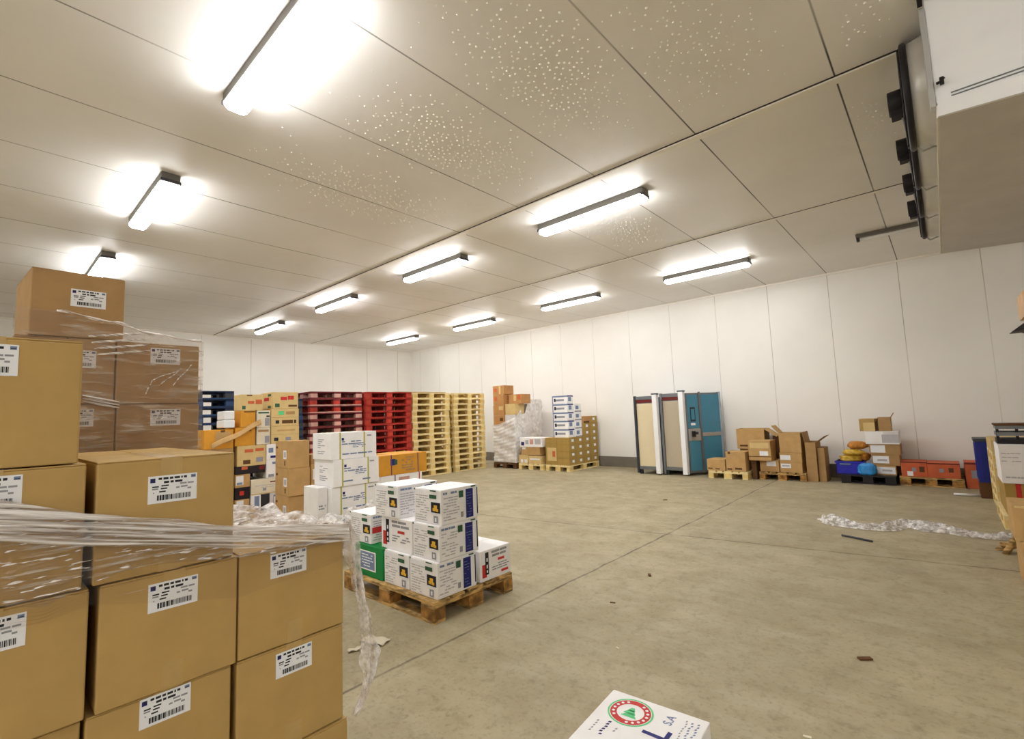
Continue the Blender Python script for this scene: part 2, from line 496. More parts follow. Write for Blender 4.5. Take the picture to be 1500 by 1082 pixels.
# ------------------------------------------------------------------ evaporator (cooling unit)
EX, EY0, EY1, EZ = 0.126, 3.82, 7.42, 3.10
t = thing('evaporator_unit', 'long white and grey cooling unit with four fans under the ceiling', 'cooling unit', (EX, EY0, EZ))
def ev(x, y, z): return (x - EX, y - EY0, z - EZ)
b = MB(); b.box(ev(EX, EY0, EZ + 0.09), ev(EX + 1.25, EY0 + 0.02, CEIL), 'white_paint'); b.build('end_panel', t, bevel=0.004)
b = MB(); b.box(ev(EX + 0.02, EY0 + 0.02, EZ + 0.09), ev(EX + 1.22, EY1, CEIL), 'cowl'); b.build('casing', t)
b = MB()                                            # sloping drain pan with lip
LEN, WD = EY1 - EY0 + 0.08, 1.25
for (x0, x1, y0, y1, h, mm) in ((0.0, WD, 0.0, LEN, 0.012, 'tray_grey'), (-0.006, 0.008, -0.004, LEN, 0.075, 'trim_light'), (WD - 0.01, WD, 0, LEN, 0.075, 'white_paint'), (0.0, WD, -0.022, 0.0, 0.10, 'white_paint'), (0.0, WD, LEN - 0.012, LEN, 0.075, 'white_paint')):
    Ms = Matrix.Translation((0, 0, 0)) @ Matrix.Rotation(math.atan(0.06), 4, 'Y')
    b.box((x0, y0, 0), (x1, y1, h), mm, Ms)
b.build('drain_pan', t)
b = MB(); b.box(ev(EX - 0.028, EY0 - 0.012, EZ + 0.07), ev(EX, EY0 + 0.05, CEIL - 0.08), 'metal_light'); b.build('corner_post', t, bevel=0.004)
b = MB(); b.box(ev(EX - 0.03, EY0 - 0.1, CEIL - 0.05), ev(EX - 0.005, EY0 + 0.02, CEIL), 'black_plastic'); b.build('hanger_bracket', t)
b = MB(); b.tube([ev(EX + 0.012, EY0 - 0.03, EZ + 0.2), ev(EX + 0.03, EY0 - 0.035, EZ + 0.2), ev(EX + 0.045, EY0 - 0.03, EZ + 0.222)], 0.009, 'black_plastic'); b.box(ev(EX + 0.026, EY0 - 0.045, EZ + 0.185), ev(EX + 0.046, EY0 - 0.02, EZ + 0.225), 'black_plastic'); b.build('latch', t)
b = MB()
for dz in (0.105, 0.125): b.box(ev(EX + 0.07, EY0 - 0.006, EZ + dz), ev(EX + 1.2, EY0 - 0.0005, EZ + dz + 0.006), 'metal_grey')
b.build('groove_strip', t)
FZ, FR = 3.52, 0.345
for k in range(4):
    yc = 4.30 + 0.85 * k
    f = MB()                                        # cowl: open drum seen from its outside
    n = 40
    for (x, r) in ((EX + 0.02, FR + 0.03), (EX - 0.04, FR + 0.012), (EX - 0.11, FR), (EX - 0.11, FR - 0.015), (EX + 0.02, FR - 0.02)):
        for i in range(n):
            a = 2 * PI * i / n
            f.v.append(ev(x, yc + r * math.cos(a), FZ + r * math.sin(a)))
    for s_ in range(4):
        for i in range(n):
            j = (i + 1) % n
            f.f.append((s_ * n + i, s_ * n + j, (s_ + 1) * n + j, (s_ + 1) * n + i)); f.m.append(f.mi('cowl')); f.sm.append(True)
    cw = f.build('fan_cowl', t)
    f = MB()
    for rr in (0.09, 0.15, 0.21, 0.27, 0.33): f.ring(ev(EX - 0.15, yc, FZ), (1, 0, 0), rr, 0.005, 'black_plastic', 28, 6)
    f.ring(ev(EX - 0.125, yc, FZ), (1, 0, 0), FR, 0.02, 'black_plastic', 40, 8)
    for i in range(8):
        a = 2 * PI * i / 8
        f.tube([ev(EX - 0.155, yc + 0.06 * math.cos(a), FZ + 0.06 * math.sin(a)), ev(EX - 0.15, yc + FR * math.cos(a), FZ + FR * math.sin(a))], 0.006, 'black_plastic', 6)
    f.build('fan_guard', t)
    f = MB()
    for i in range(5):
        a = 2 * PI * i / 5
        Mb = Matrix.Translation(ev(EX - 0.075, yc, FZ)) @ Matrix.Rotation(a, 4, 'X') @ Matrix.Rotation(R(28), 4, 'Z')
        f.box((-0.004, -0.07, 0.06), (0.004, 0.09, 0.31), 'metal_dark', Mb)
    f.cyl(ev(EX - 0.11, yc, FZ), ev(EX - 0.03, yc, FZ), 0.07, 'metal_dark')
    f.build('fan_blades', t)
    f = MB(); f.cyl(ev(EX - 0.235, yc, FZ), ev(EX - 0.15, yc, FZ), 0.085, 'black_plastic'); f.box(ev(EX - 0.225, yc - 0.045, FZ - 0.115), ev(EX - 0.16, yc + 0.045, FZ - 0.05), 'black_plastic'); f.build('fan_motor', t, bevel=0.004)
    f = MB(); f.tube([ev(EX - 0.165, yc + 0.02, FZ - 0.1), ev(EX - 0.14, yc + 0.04, FZ - 0.30), ev(EX - 0.08, yc + 0.08, FZ - 0.375), ev(EX - 0.01, yc + 0.14, FZ - 0.34), ev(EX + 0.022, yc + 0.17, FZ - 0.28)], 0.008, 'cable_grey'); f.build('fan_cable', t)

# ------------------------------------------------------------------ decals, cartons
def face_pt(d, face, u, v, off):
    dx, dy, dz = d
    if face == '+x': return (dx / 2 + off, -dy / 2 + u * dy, v * dz)
    if face == '-x': return (-dx / 2 - off, dy / 2 - u * dy, v * dz)
    if face == '-y': return (-dx / 2 + u * dx, -dy / 2 - off, v * dz)
    if face == '+y': return (dx / 2 - u * dx, dy / 2 + off, v * dz)
    if face == '+z': return (-dx / 2 + u * dx, -dy / 2 + v * dy, dz + off)

def decals(d, items):
    b = MB()
    for i, (face, u0, v0, u1, v1, mm) in enumerate(items):
        off = 0.0008 + 0.00006 * i
        b.face([face_pt(d, face, *q, off) for q in ((u0, v0), (u1, v0), (u1, v1), (u0, v1))], mm)
    return b

def rows(face, u0, v0, u1, v1, n, mm, seed, fill=0.55, words=(0.1, 0.3)):
    rg = random.Random(seed); out = []
    h = (v1 - v0) / n
    for k in range(n):
        u = u0 + rg.uniform(0, 0.05) * (u1 - u0)
        vv = v1 - (k + 1) * h
        while u < u1:
            w = rg.uniform(*words) * (u1 - u0)
            if u + w > u1: break
            if rg.random() < 0.82: out.append((face, u, vv + h * 0.2, u + w, vv + h * (0.2 + fill), mm))
            u += w + (u1 - u0) * 0.03
    return out

# one shipping label, shared: paper sheet with logo, two title lines, small print and a barcode
def label_mesh():
    w, h = 0.110, 0.071
    rg = random.Random(11)
    b = MB()
    b.box((0, 0, 0), (w, h, 0.0006), 'paper')
    k = [0]
    def q(u0, v0, u1, v1, mm):
        z = 0.0008 + 0.00001 * k[0]; k[0] += 1
        b.face([(u0 * w, v0 * h, z), (u1 * w, v0 * h, z), (u1 * w, v1 * h, z), (u0 * w, v1 * h, z)], mm)
    q(0.04, 0.76, 0.14, 0.92, 'ink_blue'); q(0.07, 0.82, 0.12, 0.9, 'ink')
    q(0.87, 0.84, 0.97, 0.95, 'ink_bluegrey'); q(0.88, 0.865, 0.96, 0.89, 'ink')
    u = 0.2
    for w_ in (0.09, 0.12, 0.09, 0.13, 0.05, 0.08): q(u, 0.85, u + w_ - 0.018, 0.93, 'ink'); u += w_ + 0.008
    u = 0.31
    for w_ in (0.12, 0.08, 0.17): q(u, 0.71, u + w_ - 0.015, 0.79, 'ink'); u += w_ + 0.012
    for (u0, v0, u1) in ((0.08, 0.58, 0.21), (0.26, 0.6, 0.41), (0.08, 0.5, 0.2), (0.25, 0.5, 0.38), (0.22, 0.39, 0.35), (0.1, 0.36, 0.12)):
        q(u0, v0, u1, v0 + 0.05, 'ink_grey' if u0 < 0.22 and v0 < 0.55 else 'ink')
    for (u0, v0, u1) in ((0.64, 0.62, 0.78), (0.8, 0.62, 0.93), (0.56, 0.48, 0.63), (0.66, 0.5, 0.8), (0.8, 0.42, 0.88)):
        q(u0, v0, u1, v0 + 0.06, 'ink_grey')
    u = 0.18
    while u < 0.86:
        s_ = rg.choice((0.008, 0.012, 0.02, 0.035)); q(u, 0.1, min(u + s_, 0.87), 0.29, 'ink'); u += s_ + rg.choice((0.006, 0.009, 0.016))
    return b.mesh('shipping_label')
LABEL = label_mesh()
EUL = {'+x': (PI / 2, 0, PI / 2), '-y': (PI / 2, 0, 0), '+z': (0, 0, 0)}

def carton(label, dims6, mm, name='cardboard_carton', cat='carton', group=None, rz=0.0, art=None, flaps=False, tape=None, ship=None, straps=None, bevel=0.004, flapdir='y'):
    x0, y0, z0, x1, y1, z1 = dims6
    d = (x1 - x0, y1 - y0, z1 - z0)
    dx, dy, dz = d
    loc = ((x0 + x1) / 2, (y0 + y1) / 2, z0)
    parts = art or flaps or tape or ship or straps
    b = MB()
    top = dz - (0.004 if flaps else 0)
    b.box((-dx / 2, -dy / 2, 0), (dx / 2, dy / 2, top), mm)
    if not parts:
        o = b.build(name, None, loc, bevel); o.rotation_euler = (0, 0, R(rz))
        return tag(o, label, cat, group)
    t = thing(name, label, cat, loc, rz, group)
    b.build('body', t, bevel=bevel)
    if flaps:
        g = 0.002
        for s_ in (-1, 1):
            f = MB()
            if flapdir == 'y':
                f.box((-dx / 2 + 0.002, min(s_ * g, s_ * (dy / 2 - 0.001)), top), (dx / 2 - 0.001, max(s_ * g, s_ * (dy / 2 - 0.001)), dz), mm)
            else:
                f.box((min(s_ * g, s_ * (dx / 2 - 0.001)), -dy / 2 + 0.002, top), (max(s_ * g, s_ * (dx / 2 - 0.001)), dy / 2 - 0.001, dz), mm)
            f.build('flap', t, bevel=0.0015)
    if tape:
        f = MB(); hw = 0.024
        if flapdir == 'y':
            f.box((-dx / 2, -hw, dz), (dx / 2 + 0.0006, hw, dz + 0.0006), tape)
            f.box((dx / 2, -hw, dz - 0.06), (dx / 2 + 0.0007, hw, dz + 0.0006), tape)
            f2 = MB(); f2.box((dx / 2, -hw, 0.0), (dx / 2 + 0.0007, hw, 0.065), tape); f2.build('tape', t)
        else:
            f.box((-hw, -dy / 2, dz), (hw, dy / 2, dz + 0.0006), tape)
        f.build('tape', t)
    for (face, u, v, s_) in (ship or []):
        o = link('label', LABEL, t, face_pt(d, face, u, v, 0.0004)); o.rotation_euler = EUL[face]; o.scale = (s_, s_, s_)
    for (axis, pos, sm_) in (straps or []):
        f = MB(); w = 0.008; e = 0.0015
        if axis == 'y':                              # band across +x face, runs over the top
            yy = -dy / 2 + pos * dy
            f.box((dx / 2, yy - w, 0), (dx / 2 + e, yy + w, dz + e), sm_)
            f.box((-dx / 2 - e, yy - w, dz), (dx / 2, yy + w, dz + e), sm_)
            f.box((-dx / 2 - e, yy - w, 0), (-dx / 2, yy + w, dz), sm_)
        f.build('strap', t)
    if art: decals(d, art).build('printing', t)
    return t

# ------------------------------------------------------------------ pallets
PM = {}
def pallet_meshes(L, S, deck, block, low):
    key = (L, S, deck, block, low)
    if key in PM: return PM[key]
    h = 0.144
    a = MB()
    n = 5
    ws = [0.145, 0.1, 0.145, 0.1, 0.145]
    gap = (S - sum(ws)) / 4
    y = -S / 2
    for w in ws:
        a.box((-L / 2, y, h - 0.022), (L / 2, y + w, h), deck); y += w + gap
    for x in (-L / 2 + 0.0725, 0, L / 2 - 0.0725):
        a.box((x - 0.0725, -S / 2, h - 0.044), (x + 0.0725, S / 2, h - 0.022), deck)
    c = MB()
    for (yy, w) in ((-S / 2 + 0.05, 0.1), (0, 0.145), (S / 2 - 0.05, 0.1)):
        c.box((-L / 2, yy - w / 2, 0), (L / 2, yy + w / 2, 0.022), low)
    bl = []
    for x in (-L / 2 + 0.0725, 0, L / 2 - 0.0725):
        for (yy, w) in ((-S / 2 + 0.05, 0.1), (0, 0.145), (S / 2 - 0.05, 0.1)):
            k = MB(); k.box((x - 0.0725, yy - w / 2, 0.022), (x + 0.0725, yy + w / 2, h - 0.044), block); bl.append(k.mesh('block'))
    PM[key] = (a.mesh('top_deck'), c.mesh('bottom_deck'), bl)
    return PM[key]

def pallet(label, cx, cy_, z, L=1.2, S=0.8, rz=0.0, mats=('wood', 'wood_block', 'wood'), group=None, name='wooden_pallet', cat='pallet', blockmats=None):
    t = thing(name, label, cat, (cx, cy_, z), rz, group)
    top, bot, bl = pallet_meshes(L, S, *mats)
    link('top_deck', top, t, bevel=0.002, seg=1)
    link('bottom_deck', bot, t)
    for k in bl: link('block', k, t)
    return t

# ================================================================== FRONT STACK (film-wrapped kraft cartons)
FX = -1.56
LV = [0.144 + 0.297 * k for k in range(0, 7)]
pallet('wooden pallet under the front film-wrapped kraft stack', -1.96, 0.36, 0, 1.2, 0.8, 90)
front = [
    # y0, y1, layer, dx, shipping label (u, v), words
    (-0.14, 0.170, 4, 0.000, (0.29, 0.70), 'topmost kraft carton of the front film-wrapped stack'),
    (-0.14, 0.186, 3, 0.000, (0.33, 0.715), 'kraft carton directly under the topmost one of the front stack'),
    (-0.13, 0.200, 2, 0.004, (0.35, 0.70), 'kraft carton behind the glossy film, third down in the tallest front column'),
    (-0.13, 0.196, 1, -0.012, (0.39, 0.76), 'kraft carton fourth down in the tallest column of the front stack'),
    (-0.13, 0.196, 0, 0.0, None, 'kraft carton at the foot of the tallest front column'),
    (0.205, 0.513, 3, 0.000, (0.335, 0.60), 'kraft carton on top of the middle front column, small tape at its rim'),
    (0.219, 0.524, 2, 0.004, (0.315, 0.68), 'kraft carton in the middle front column with film across its label'),
    (0.204, 0.514, 1, -0.004, (0.33, 0.745), 'kraft carton in the middle front column below the film, label high on its face'),
    (0.204, 0.514, 0, -0.004, None, 'kraft carton at the foot of the middle front column'),
    (0.529, 0.853, 2, 0.000, (0.27, 0.69), 'kraft carton on top of the shortest front column, at the stack corner'),
    (0.528, 0.851, 1, 0.000, (0.33, 0.70), 'kraft carton second down at the corner of the front stack'),
    (0.529, 0.862, 0, 0.006, None, 'kraft carton at the foot of the front stack corner'),
]
for (y0, y1, k, dx, lab, words) in front:
    carton(words, (FX - 0.39, y0, LV[k] + 0.001, FX + dx, y1, LV[k + 1] - 0.002), 'kraft', group='kraft cartons of the front stack', flaps=True, tape='tape', ship=[('+x', lab[0], lab[1], 1.0)] if lab else None)
for i, (y0, y1, n) in enumerate(((-0.14, 0.18, 5), (0.20, 0.515, 4), (0.53, 0.853, 3))):
    for k in range(n):
        carton('kraft carton in the rear row of the front film-wrapped stack', (FX - 0.79, y0, LV[k] + 0.001, FX - 0.395, y1, LV[k + 1] - 0.002), 'kraft', group='kraft cartons in the rear row of the front stack', flaps=True)

# stretch film round the front stack
rg = random.Random(3)
t = thing('stretch_film', 'clear stretch film wound across the front kraft stack, tail hanging at its corner', 'stretch film', (FX, 0.36, 0))
def fl(x, y, z): return (x - FX, y - 0.36, z)
def lerp(tab, x):
    for (a, b) in zip(tab, tab[1:]):
        if x <= b[0]: return a[1] + (b[1] - a[1]) * max(0, (x - a[0]) / (b[0] - a[0]))
    return tab[-1][1]
TOPZ = [(-0.14, 1.30), (0.044, 1.255), (0.19, 1.203), (0.36, 1.155), (0.51, 1.112), (0.70, 1.078), (0.858, 1.052)]
BOTZ = [(-0.14, 1.06), (0.044, 1.045), (0.12, 1.02), (0.20, 1.05), (0.28, 1.062), (0.36, 1.055), (0.53, 1.03), (0.7, 1.01), (0.858, 1.02)]
LOWZ = [(-0.14, 1.0), (0.12, 0.985), (0.20, 1.0), (0.36, 0.955), (0.53, 0.92), (0.7, 0.935), (0.858, 0.95)]
def ripple(u, v): return 0.004 * math.sin(61 * v + 9 * u) + 0.003 * math.sin(23 * u - 31 * v) + 0.003
s_ = MB(); s_.grid(lambda u, v: fl(FX + 0.014 + ripple(u, v), -0.14 + 0.998 * u, lerp(BOTZ, -0.14 + 0.998 * u) * (1 - v) + lerp(TOPZ, -0.14 + 0.998 * u) * v), 90, 40, 'film_thin')
s_.build('film_sheet', t)
s_ = MB(); s_.grid(lambda u, v: fl(FX + 0.012 + ripple(u, v), -0.14 + 0.998 * u, lerp(LOWZ, -0.14 + 0.998 * u) * (1 - v) + lerp(BOTZ, -0.14 + 0.998 * u) * v), 90, 20, 'film_faint')
s_.build('film_sheet', t)
s_ = MB()
def band(u, v):
    y = -0.14 + 1.0 * u
    hgt = 0.085 - 0.035 * u
    return fl(FX + 0.020 + 0.010 * math.sin(PI * v) + 0.003 * math.sin(40 * v + 7 * u), y, lerp(TOPZ, y) + 0.008 - hgt * v + 0.004 * math.sin(9 * u + 3 * v))
s_.grid(band, 60, 24, 'film_rope')
s_.tube([fl(FX + 0.020, -0.14 + i / 40, lerp(TOPZ, -0.14 + i / 40) + 0.006 + 0.003 * math.sin(0.4 * i)) for i in range(41)], [0.005 + 0.002 * math.sin(i) for i in range(41)], 'film_rope', 8)
s_.tube([fl(FX + 0.022, -0.14 + i / 40, lerp(TOPZ, -0.14 + i / 40) - 0.045 + 0.0008 * i + 0.003 * math.sin(0.5 * i)) for i in range(41)], [0.004 + 0.002 * math.sin(i * 1.3) for i in range(41)], 'film_rope', 8)
s_.build('gathered_edge', t)
s_ = MB()
def toplump(u, v):
    y = 0.535 + 0.325 * v; x = FX + 0.008 - (0.20 - 0.19 * v ** 1.5) - (0.60 + 0.15 * v) * u
    amp = 0.012 + 0.022 * v
    return fl(x, y, 1.042 + amp * (0.5 + 0.5 * math.sin(17 * u + 6 * v + 2 * math.sin(9 * v))) * (0.35 + 0.65 * abs(math.sin(13 * v + 5 * u))))
s_.grid(toplump, 60, 40, 'film_crumple'); s_.build('bunched_film', t)
s_ = MB()
path = [(FX + 0.012, 0.862, 1.07), (FX - 0.02, 0.885, 1.02), (FX - 0.03, 0.91, 0.93), (FX - 0.025, 0.925, 0.82), (FX - 0.01, 0.94, 0.72), (FX + 0.0, 0.95, 0.62), (FX + 0.005, 0.945, 0.54), (FX + 0.0, 0.925, 0.47), (FX - 0.01, 0.90, 0.42)]
wd_ = [0.014, 0.020, 0.020, 0.020, 0.024, 0.028, 0.022, 0.010, 0.006]
def tail(u, v):
    f = u * (len(path) - 1); i = min(int(f), len(path) - 2); q = f - i
    p = Vector(path[i]).lerp(Vector(path[i + 1]), q); w = wd_[i] + (wd_[i + 1] - wd_[i]) * q
    a = (v - 0.5) * 2
    j = 0.25 * math.sin(40 * u + 7 * a) * (abs(a) > 0.6)
    return fl(p.x + 0.018 * math.sin(5 * a + 14 * u), p.y + a * w * (1 + j), p.z + 0.008 * math.sin(20 * u + 6 * a))
s_.grid(tail, 60, 14, 'film_crumple'); s_.build('hanging_tail', t)

# ================================================================== BACK STACK behind it
GX = -2.65
LG = [0.144 + 0.275 * k for k in range(0, 9)]
pallet('wooden pallet under the taller kraft stack behind the front one', GX - 0.4, 0.41, 0, 1.2, 0.8, 90)
gdata = [
    (0.111, 0.408, 6, (0.40, 0.48), 3.5, 'lone kraft carton standing highest of all, on the stack behind'),
    (0.085, 0.393, 5, (0.43, 0.55), 0, 'kraft carton beneath the highest one, film gathered at its corner'),
    (0.398, 0.708, 5, (0.385, 0.66), 0, 'film-covered kraft carton beside the one carrying the highest carton'),
    (0.09, 0.400, 4, (0.41, 0.665), 0, 'kraft carton two below the highest one in the stack behind'),
    (0.404, 0.712, 4, (0.39, 0.645), 0, 'film-covered kraft carton resting level with the front stack top, in the stack behind'),
]
for (y0, y1, k, lab, rz, words) in gdata:
    carton(words, (GX - 0.4, y0, LG[k] + 0.001, GX, y1, LG[k + 1] - 0.002), 'kraft_dark', group='kraft cartons of the stack behind', rz=rz, flaps=True, ship=[('+x', lab[0], lab[1], 1.03)])
for (y0, y1) in ((0.09, 0.398), (0.404, 0.712)):
    for k in range(4):
        carton('kraft carton low in the stack behind the front one', (GX - 0.4, y0, LG[k] + 0.001, GX, y1, LG[k + 1] - 0.002), 'kraft_dark', group='lower kraft cartons of the stack behind', ship=[('+x', 0.39, 0.7, 1.03)])
t = thing('stretch_film', 'hazy stretch film around the upper cartons of the stack behind', 'stretch film', (GX, 0.4, 0))
def fg(x, y, z): return (x - GX, y - 0.4, z)
GT = [(0.08, 1.90), (0.217, 1.895), (0.404, 1.865), (0.5, 1.835), (0.715, 1.812)]
s_ = MB(); s_.grid(lambda u, v: fg(GX + 0.02 + 0.5 * ripple(u, v), 0.08 + 0.64 * u, 1.26 * (1 - v) + lerp(GT, 0.08 + 0.64 * u) * v), 60, 60, 'film_back'); s_.build('film_sheet', t)
s_ = MB()
s_.tube([fg(GX + 0.024, 0.2 + 0.51 * i / 20, lerp(GT, 0.2 + 0.51 * i / 20) + 0.003 * math.sin(i)) for i in range(21)], [0.005 + 0.003 * math.sin(i * 1.7) for i in range(21)], 'film_rope', 6)
for k in range(4):
    s_.tube([fg(GX + 0.026, 0.30 + 0.18 * i / 8 + 0.01 * k, 1.80 - 0.025 * k + 0.03 * i / 8) for i in range(9)], [0.003 + 0.003 * math.sin(PI * i / 8) for i in range(9)], 'film_rope', 6)
for k in range(3):
    s_.tube([fg(GX + 0.026, 0.29 + 0.12 * i / 8, 1.555 - 0.012 * k - 0.03 * i / 8) for i in range(9)], [0.002 + 0.004 * math.sin(PI * i / 8) for i in range(9)], 'film_rope', 6)
for (a, b_) in (((0.50, 1.56), (0.52, 1.62)), ((0.52, 1.62), (0.63, 1.68)), ((0.60, 1.60), (0.67, 1.70)), ((0.55, 1.60), (0.62, 1.67))):
    s_.tube([fg(GX + 0.026, a[0] + (b_[0] - a[0]) * i / 6, a[1] + (b_[1] - a[1]) * i / 6 + 0.004 * math.sin(i)) for i in range(7)], 0.0022, 'film_rope', 5)
s_.build('film_folds', t)

# ================================================================== NEAR PALLET of white printed cartons
pallet('worn brown wooden pallet under the white printed cartons', -3.32, 2.553, 0, 1.2, 0.8, 0)
def art_flower(seed, faces='both', red=False):
    a = []
    a += [('-y', 0.05, 0.86, 0.36, 0.93, 'paper')] + rows('-y', 0.05, 0.28, 0.58, 0.84, 8, 'ink_light', seed, 0.4)
    a += rows('-y', 0.05, 0.06, 0.5, 0.26, 3, 'ink_light', seed + 5, 0.4)
    a += [('-y', 0.58, 0.74, 0.84, 0.85, 'ink_green'), ('-y', 0.60, 0.31, 0.99, 0.67, 'paper'), ('-y', 0.64, 0.34, 0.97, 0.64, 'ink_black'),
          ('-y', 0.74, 0.46, 0.86, 0.56, 'ink_yellow'), ('-y', 0.70, 0.39, 0.80, 0.47, 'ink_yellow'), ('-y', 0.81, 0.38, 0.90, 0.46, 'ink_yellow'), ('-y', 0.77, 0.43, 0.83, 0.51, 'ink_yellow'),
          ('-y', 0.73, 0.05, 0.88, 0.25, 'ink_grey'), ('-y', 0.77, 0.09, 0.83, 0.20, 'paper'), ('-y', 0.0, 0.95, 0.05, 1.0, 'ink_green')]
    a += rows('+x', 0.04, 0.84, 0.42, 0.93, 1, 'ink_bluegrey', seed + 1, 0.7)
    a += rows('+x', 0.04, 0.10, 0.48, 0.80, 9, 'ink_light', seed + 2, 0.4)
    a += [('+x', 0.46, 0.70, 0.58, 0.90, 'ink_green'), ('+x', 0.50, 0.12, 0.57, 0.28, 'ink_grey'), ('+x', 0.63, 0.05, 0.995, 0.93, 'paper'), ('+x', 0.645, 0.06, 0.85, 0.92, 'ink_blue'), ('+x', 0.955, 0.12, 0.985, 0.92, 'ink_black'), ('+x', 0.80, 0.95, 0.93, 0.99, 'ink_green')]
    a += rows('+x', 0.67, 0.12, 0.83, 0.86, 9, 'ink_bluegrey', seed + 3, 0.16, (0.2, 0.5))
    a += [('-y', 0.62, 0.95, 0.84, 0.985, 'ink_green')]
    return a
def art_redlogo(face, seed):
    a = [(face, 0.04, 0.1, 0.3, 0.95, 'paper'), (face, 0.06, 0.12, 0.20, 0.55, 'ink_red'), (face, 0.16, 0.20, 0.27, 0.93, 'ink_black'), (face, 0.20, 0.40, 0.24, 0.52, 'paper'), (face, 0.20, 0.62, 0.24, 0.74, 'paper'), (face, 0.20, 0.26, 0.24, 0.34, 'paper')]
    a += rows(face, 0.36, 0.70, 0.95, 0.95, 2, 'ink_grey', seed, 0.6, (0.3, 0.5))
    a += rows(face, 0.55, 0.52, 0.95, 0.66, 1, 'ink_red', seed + 1, 0.6, (0.5, 0.8))
    a += rows(face, 0.36, 0.26, 0.95, 0.5, 3, 'ink_grey', seed + 2, 0.45)
    a += rows(face, 0.66, 0.10, 0.97, 0.24, 1, 'ink_red', seed + 3, 0.6, (0.5, 0.8))
    return a
NZ = [0.144, 0.394, 0.640, 0.888]
gN = 'white printed cartons on the near pallet'
carton('white carton with yellow flower square and blue panel, bottom of three at the corner', (-3.05, 2.20, NZ[0] + 0.001, -2.735, 2.57, NZ[1] - 0.002), 'white_card', group=gN, art=art_flower(1), flaps=True, flapdir='x')
carton('white carton with yellow flower square and blue panel, middle of three at the corner', (-3.04, 2.225, NZ[1], -2.735, 2.60, NZ[2] - 0.002), 'white_card', group=gN, art=art_flower(2), flaps=True, flapdir='x')
carton('white carton with yellow flower square and blue panel, topmost at the pallet corner', (-3.05, 2.25, NZ[2], -2.735, 2.61, NZ[3] - 0.002), 'white_card', group=gN, art=art_flower(3), flaps=True, flapdir='x')
carton('low white carton with red and black logo at the far end of the near pallet', (-3.22, 2.615, NZ[0] + 0.001, -2.735, 2.955, 0.372), 'white_card', group=gN, art=art_redlogo('+x', 21), flaps=True, flapdir='x')
carton('white flower carton on the pallet boards next to the green carton', (-3.385, 2.20, NZ[0] + 0.001, -3.065, 2.56, NZ[1] - 0.002), 'white_card', group=gN, art=art_flower(4), flaps=True)
carton('white carton with red and black logo between two flower cartons', (-3.46, 2.225, NZ[1], -3.055, 2.56, NZ[2] - 0.002), 'white_card', group=gN, art=art_redlogo('-y', 31))
carton('topmost white flower carton set back beside the corner column', (-3.52, 2.21, NZ[2], -3.205, 2.60, NZ[3] - 0.002), 'white_card', group=gN, art=art_flower(5), flaps=True)
carton('white flower carton on top of the green carton', (-3.915, 2.21, NZ[1], -3.59, 2.58, NZ[2] - 0.01), 'white_card', group=gN, art=art_flower(6) + [('+x', 0.02, 0.36, 0.98, 0.56, 'ink_red')])
carton('green carton with a pale square panel on the near pallet', (-3.80, 2.19, NZ[0] + 0.001, -3.395, 2.56, NZ[1] - 0.004), 'green_board', group=gN, art=[('-y', 0.16, 0.2, 0.76, 0.82, 'white_card'), ('-y', 0.2, 0.24, 0.72, 0.78, 'ink_bluegrey')] + rows('-y', 0.24, 0.3, 0.68, 0.74, 5, 'paper', 8, 0.4))
carton('plain white carton behind the flower cartons on the near pallet', (-3.53, 2.60, NZ[0] + 0.001, -3.24, 2.95, NZ[1] - 0.002), 'white_card', group=gN)

# ================================================================== strapped white cartons
pallet('wooden pallet under the strapped white cartons', -5.25, 2.80, 0, 1.2, 0.8, 90)
def art_strapped(seed):
    a = rows('-y', 0.28, 0.2, 0.72, 0.8, 8, 'ink_grey', seed, 0.35, (0.3, 0.8))
    a += rows('+x', 0.2, 0.52, 0.72, 0.70, 2, 'ink_bluegrey', seed + 1, 0.5)
    a += rows('+x', 0.45, 0.40, 0.75, 0.60, 3, 'ink_bluegrey', seed + 2, 0.5)
    a += [('+x', 0.22, 0.70, 0.27, 0.80, 'ink_blue')]
    a += rows('+x', 0.2, 0.14, 0.9, 0.24, 1, 'ink_bluegrey', seed + 3, 0.5)
    a += rows('+x', 0.78, 0.80, 0.94, 0.9, 1, 'ink_grey', seed + 4, 0.5, (0.4, 0.8))
    return a
sw = ['hidden fourth', 'lowest visible', 'middle', 'topmost']
for k in range(4):
    z0 = 0.145 + 0.285 * k
    j = (0.0, 0.0, 0.012, -0.006)[k]
    carton(('bottom white strapped carton, mostly hidden by the near pallet' if k == 0 else f'{sw[k]} white carton tied with two yellow-green straps'), (-5.27, 2.53 + j, z0, -4.85 + j, 3.075 + j, z0 + 0.283), 'white_card', group='strapped white cartons', art=art_strapped(50 + k), straps=[('y', 0.19, 'strap_yellow'), ('y', 0.72 + 0.03 * (k == 2), 'strap_yellow')], flaps=True, flapdir='x')
carton('narrow white carton squeezed beside the strapped cartons, above the film heap', (-5.25, 2.415, 0.431, -4.93, 2.522, 0.722), 'white_card', art=rows('+x', 0.1, 0.2, 0.9, 0.4, 2, 'ink_grey', 9, 0.5))
carton('narrow white carton under the one squeezed beside the strapped cartons', (-5.25, 2.415, 0.145, -4.93, 2.522, 0.430), 'white_card')
b = MB()
def drape(u, v):
    x = -4.80 + 0.36 * u; y = 2.12 + 0.85 * v
    return (x, y, 0.46 - 0.40 * u + 0.05 * math.sin(11 * u + 8 * v) * math.sin(14 * v + 3 * u) + 0.03 * v)
b.grid(drape, 30, 30, 'film_crumple'); 
t = thing('crumpled_film', 'heap of crumpled clear film slumped against the strapped white cartons', 'plastic film', (-4.8, 2.25, 0))
o = b.build('film_sheet', t, (4.8, -2.25, 0))

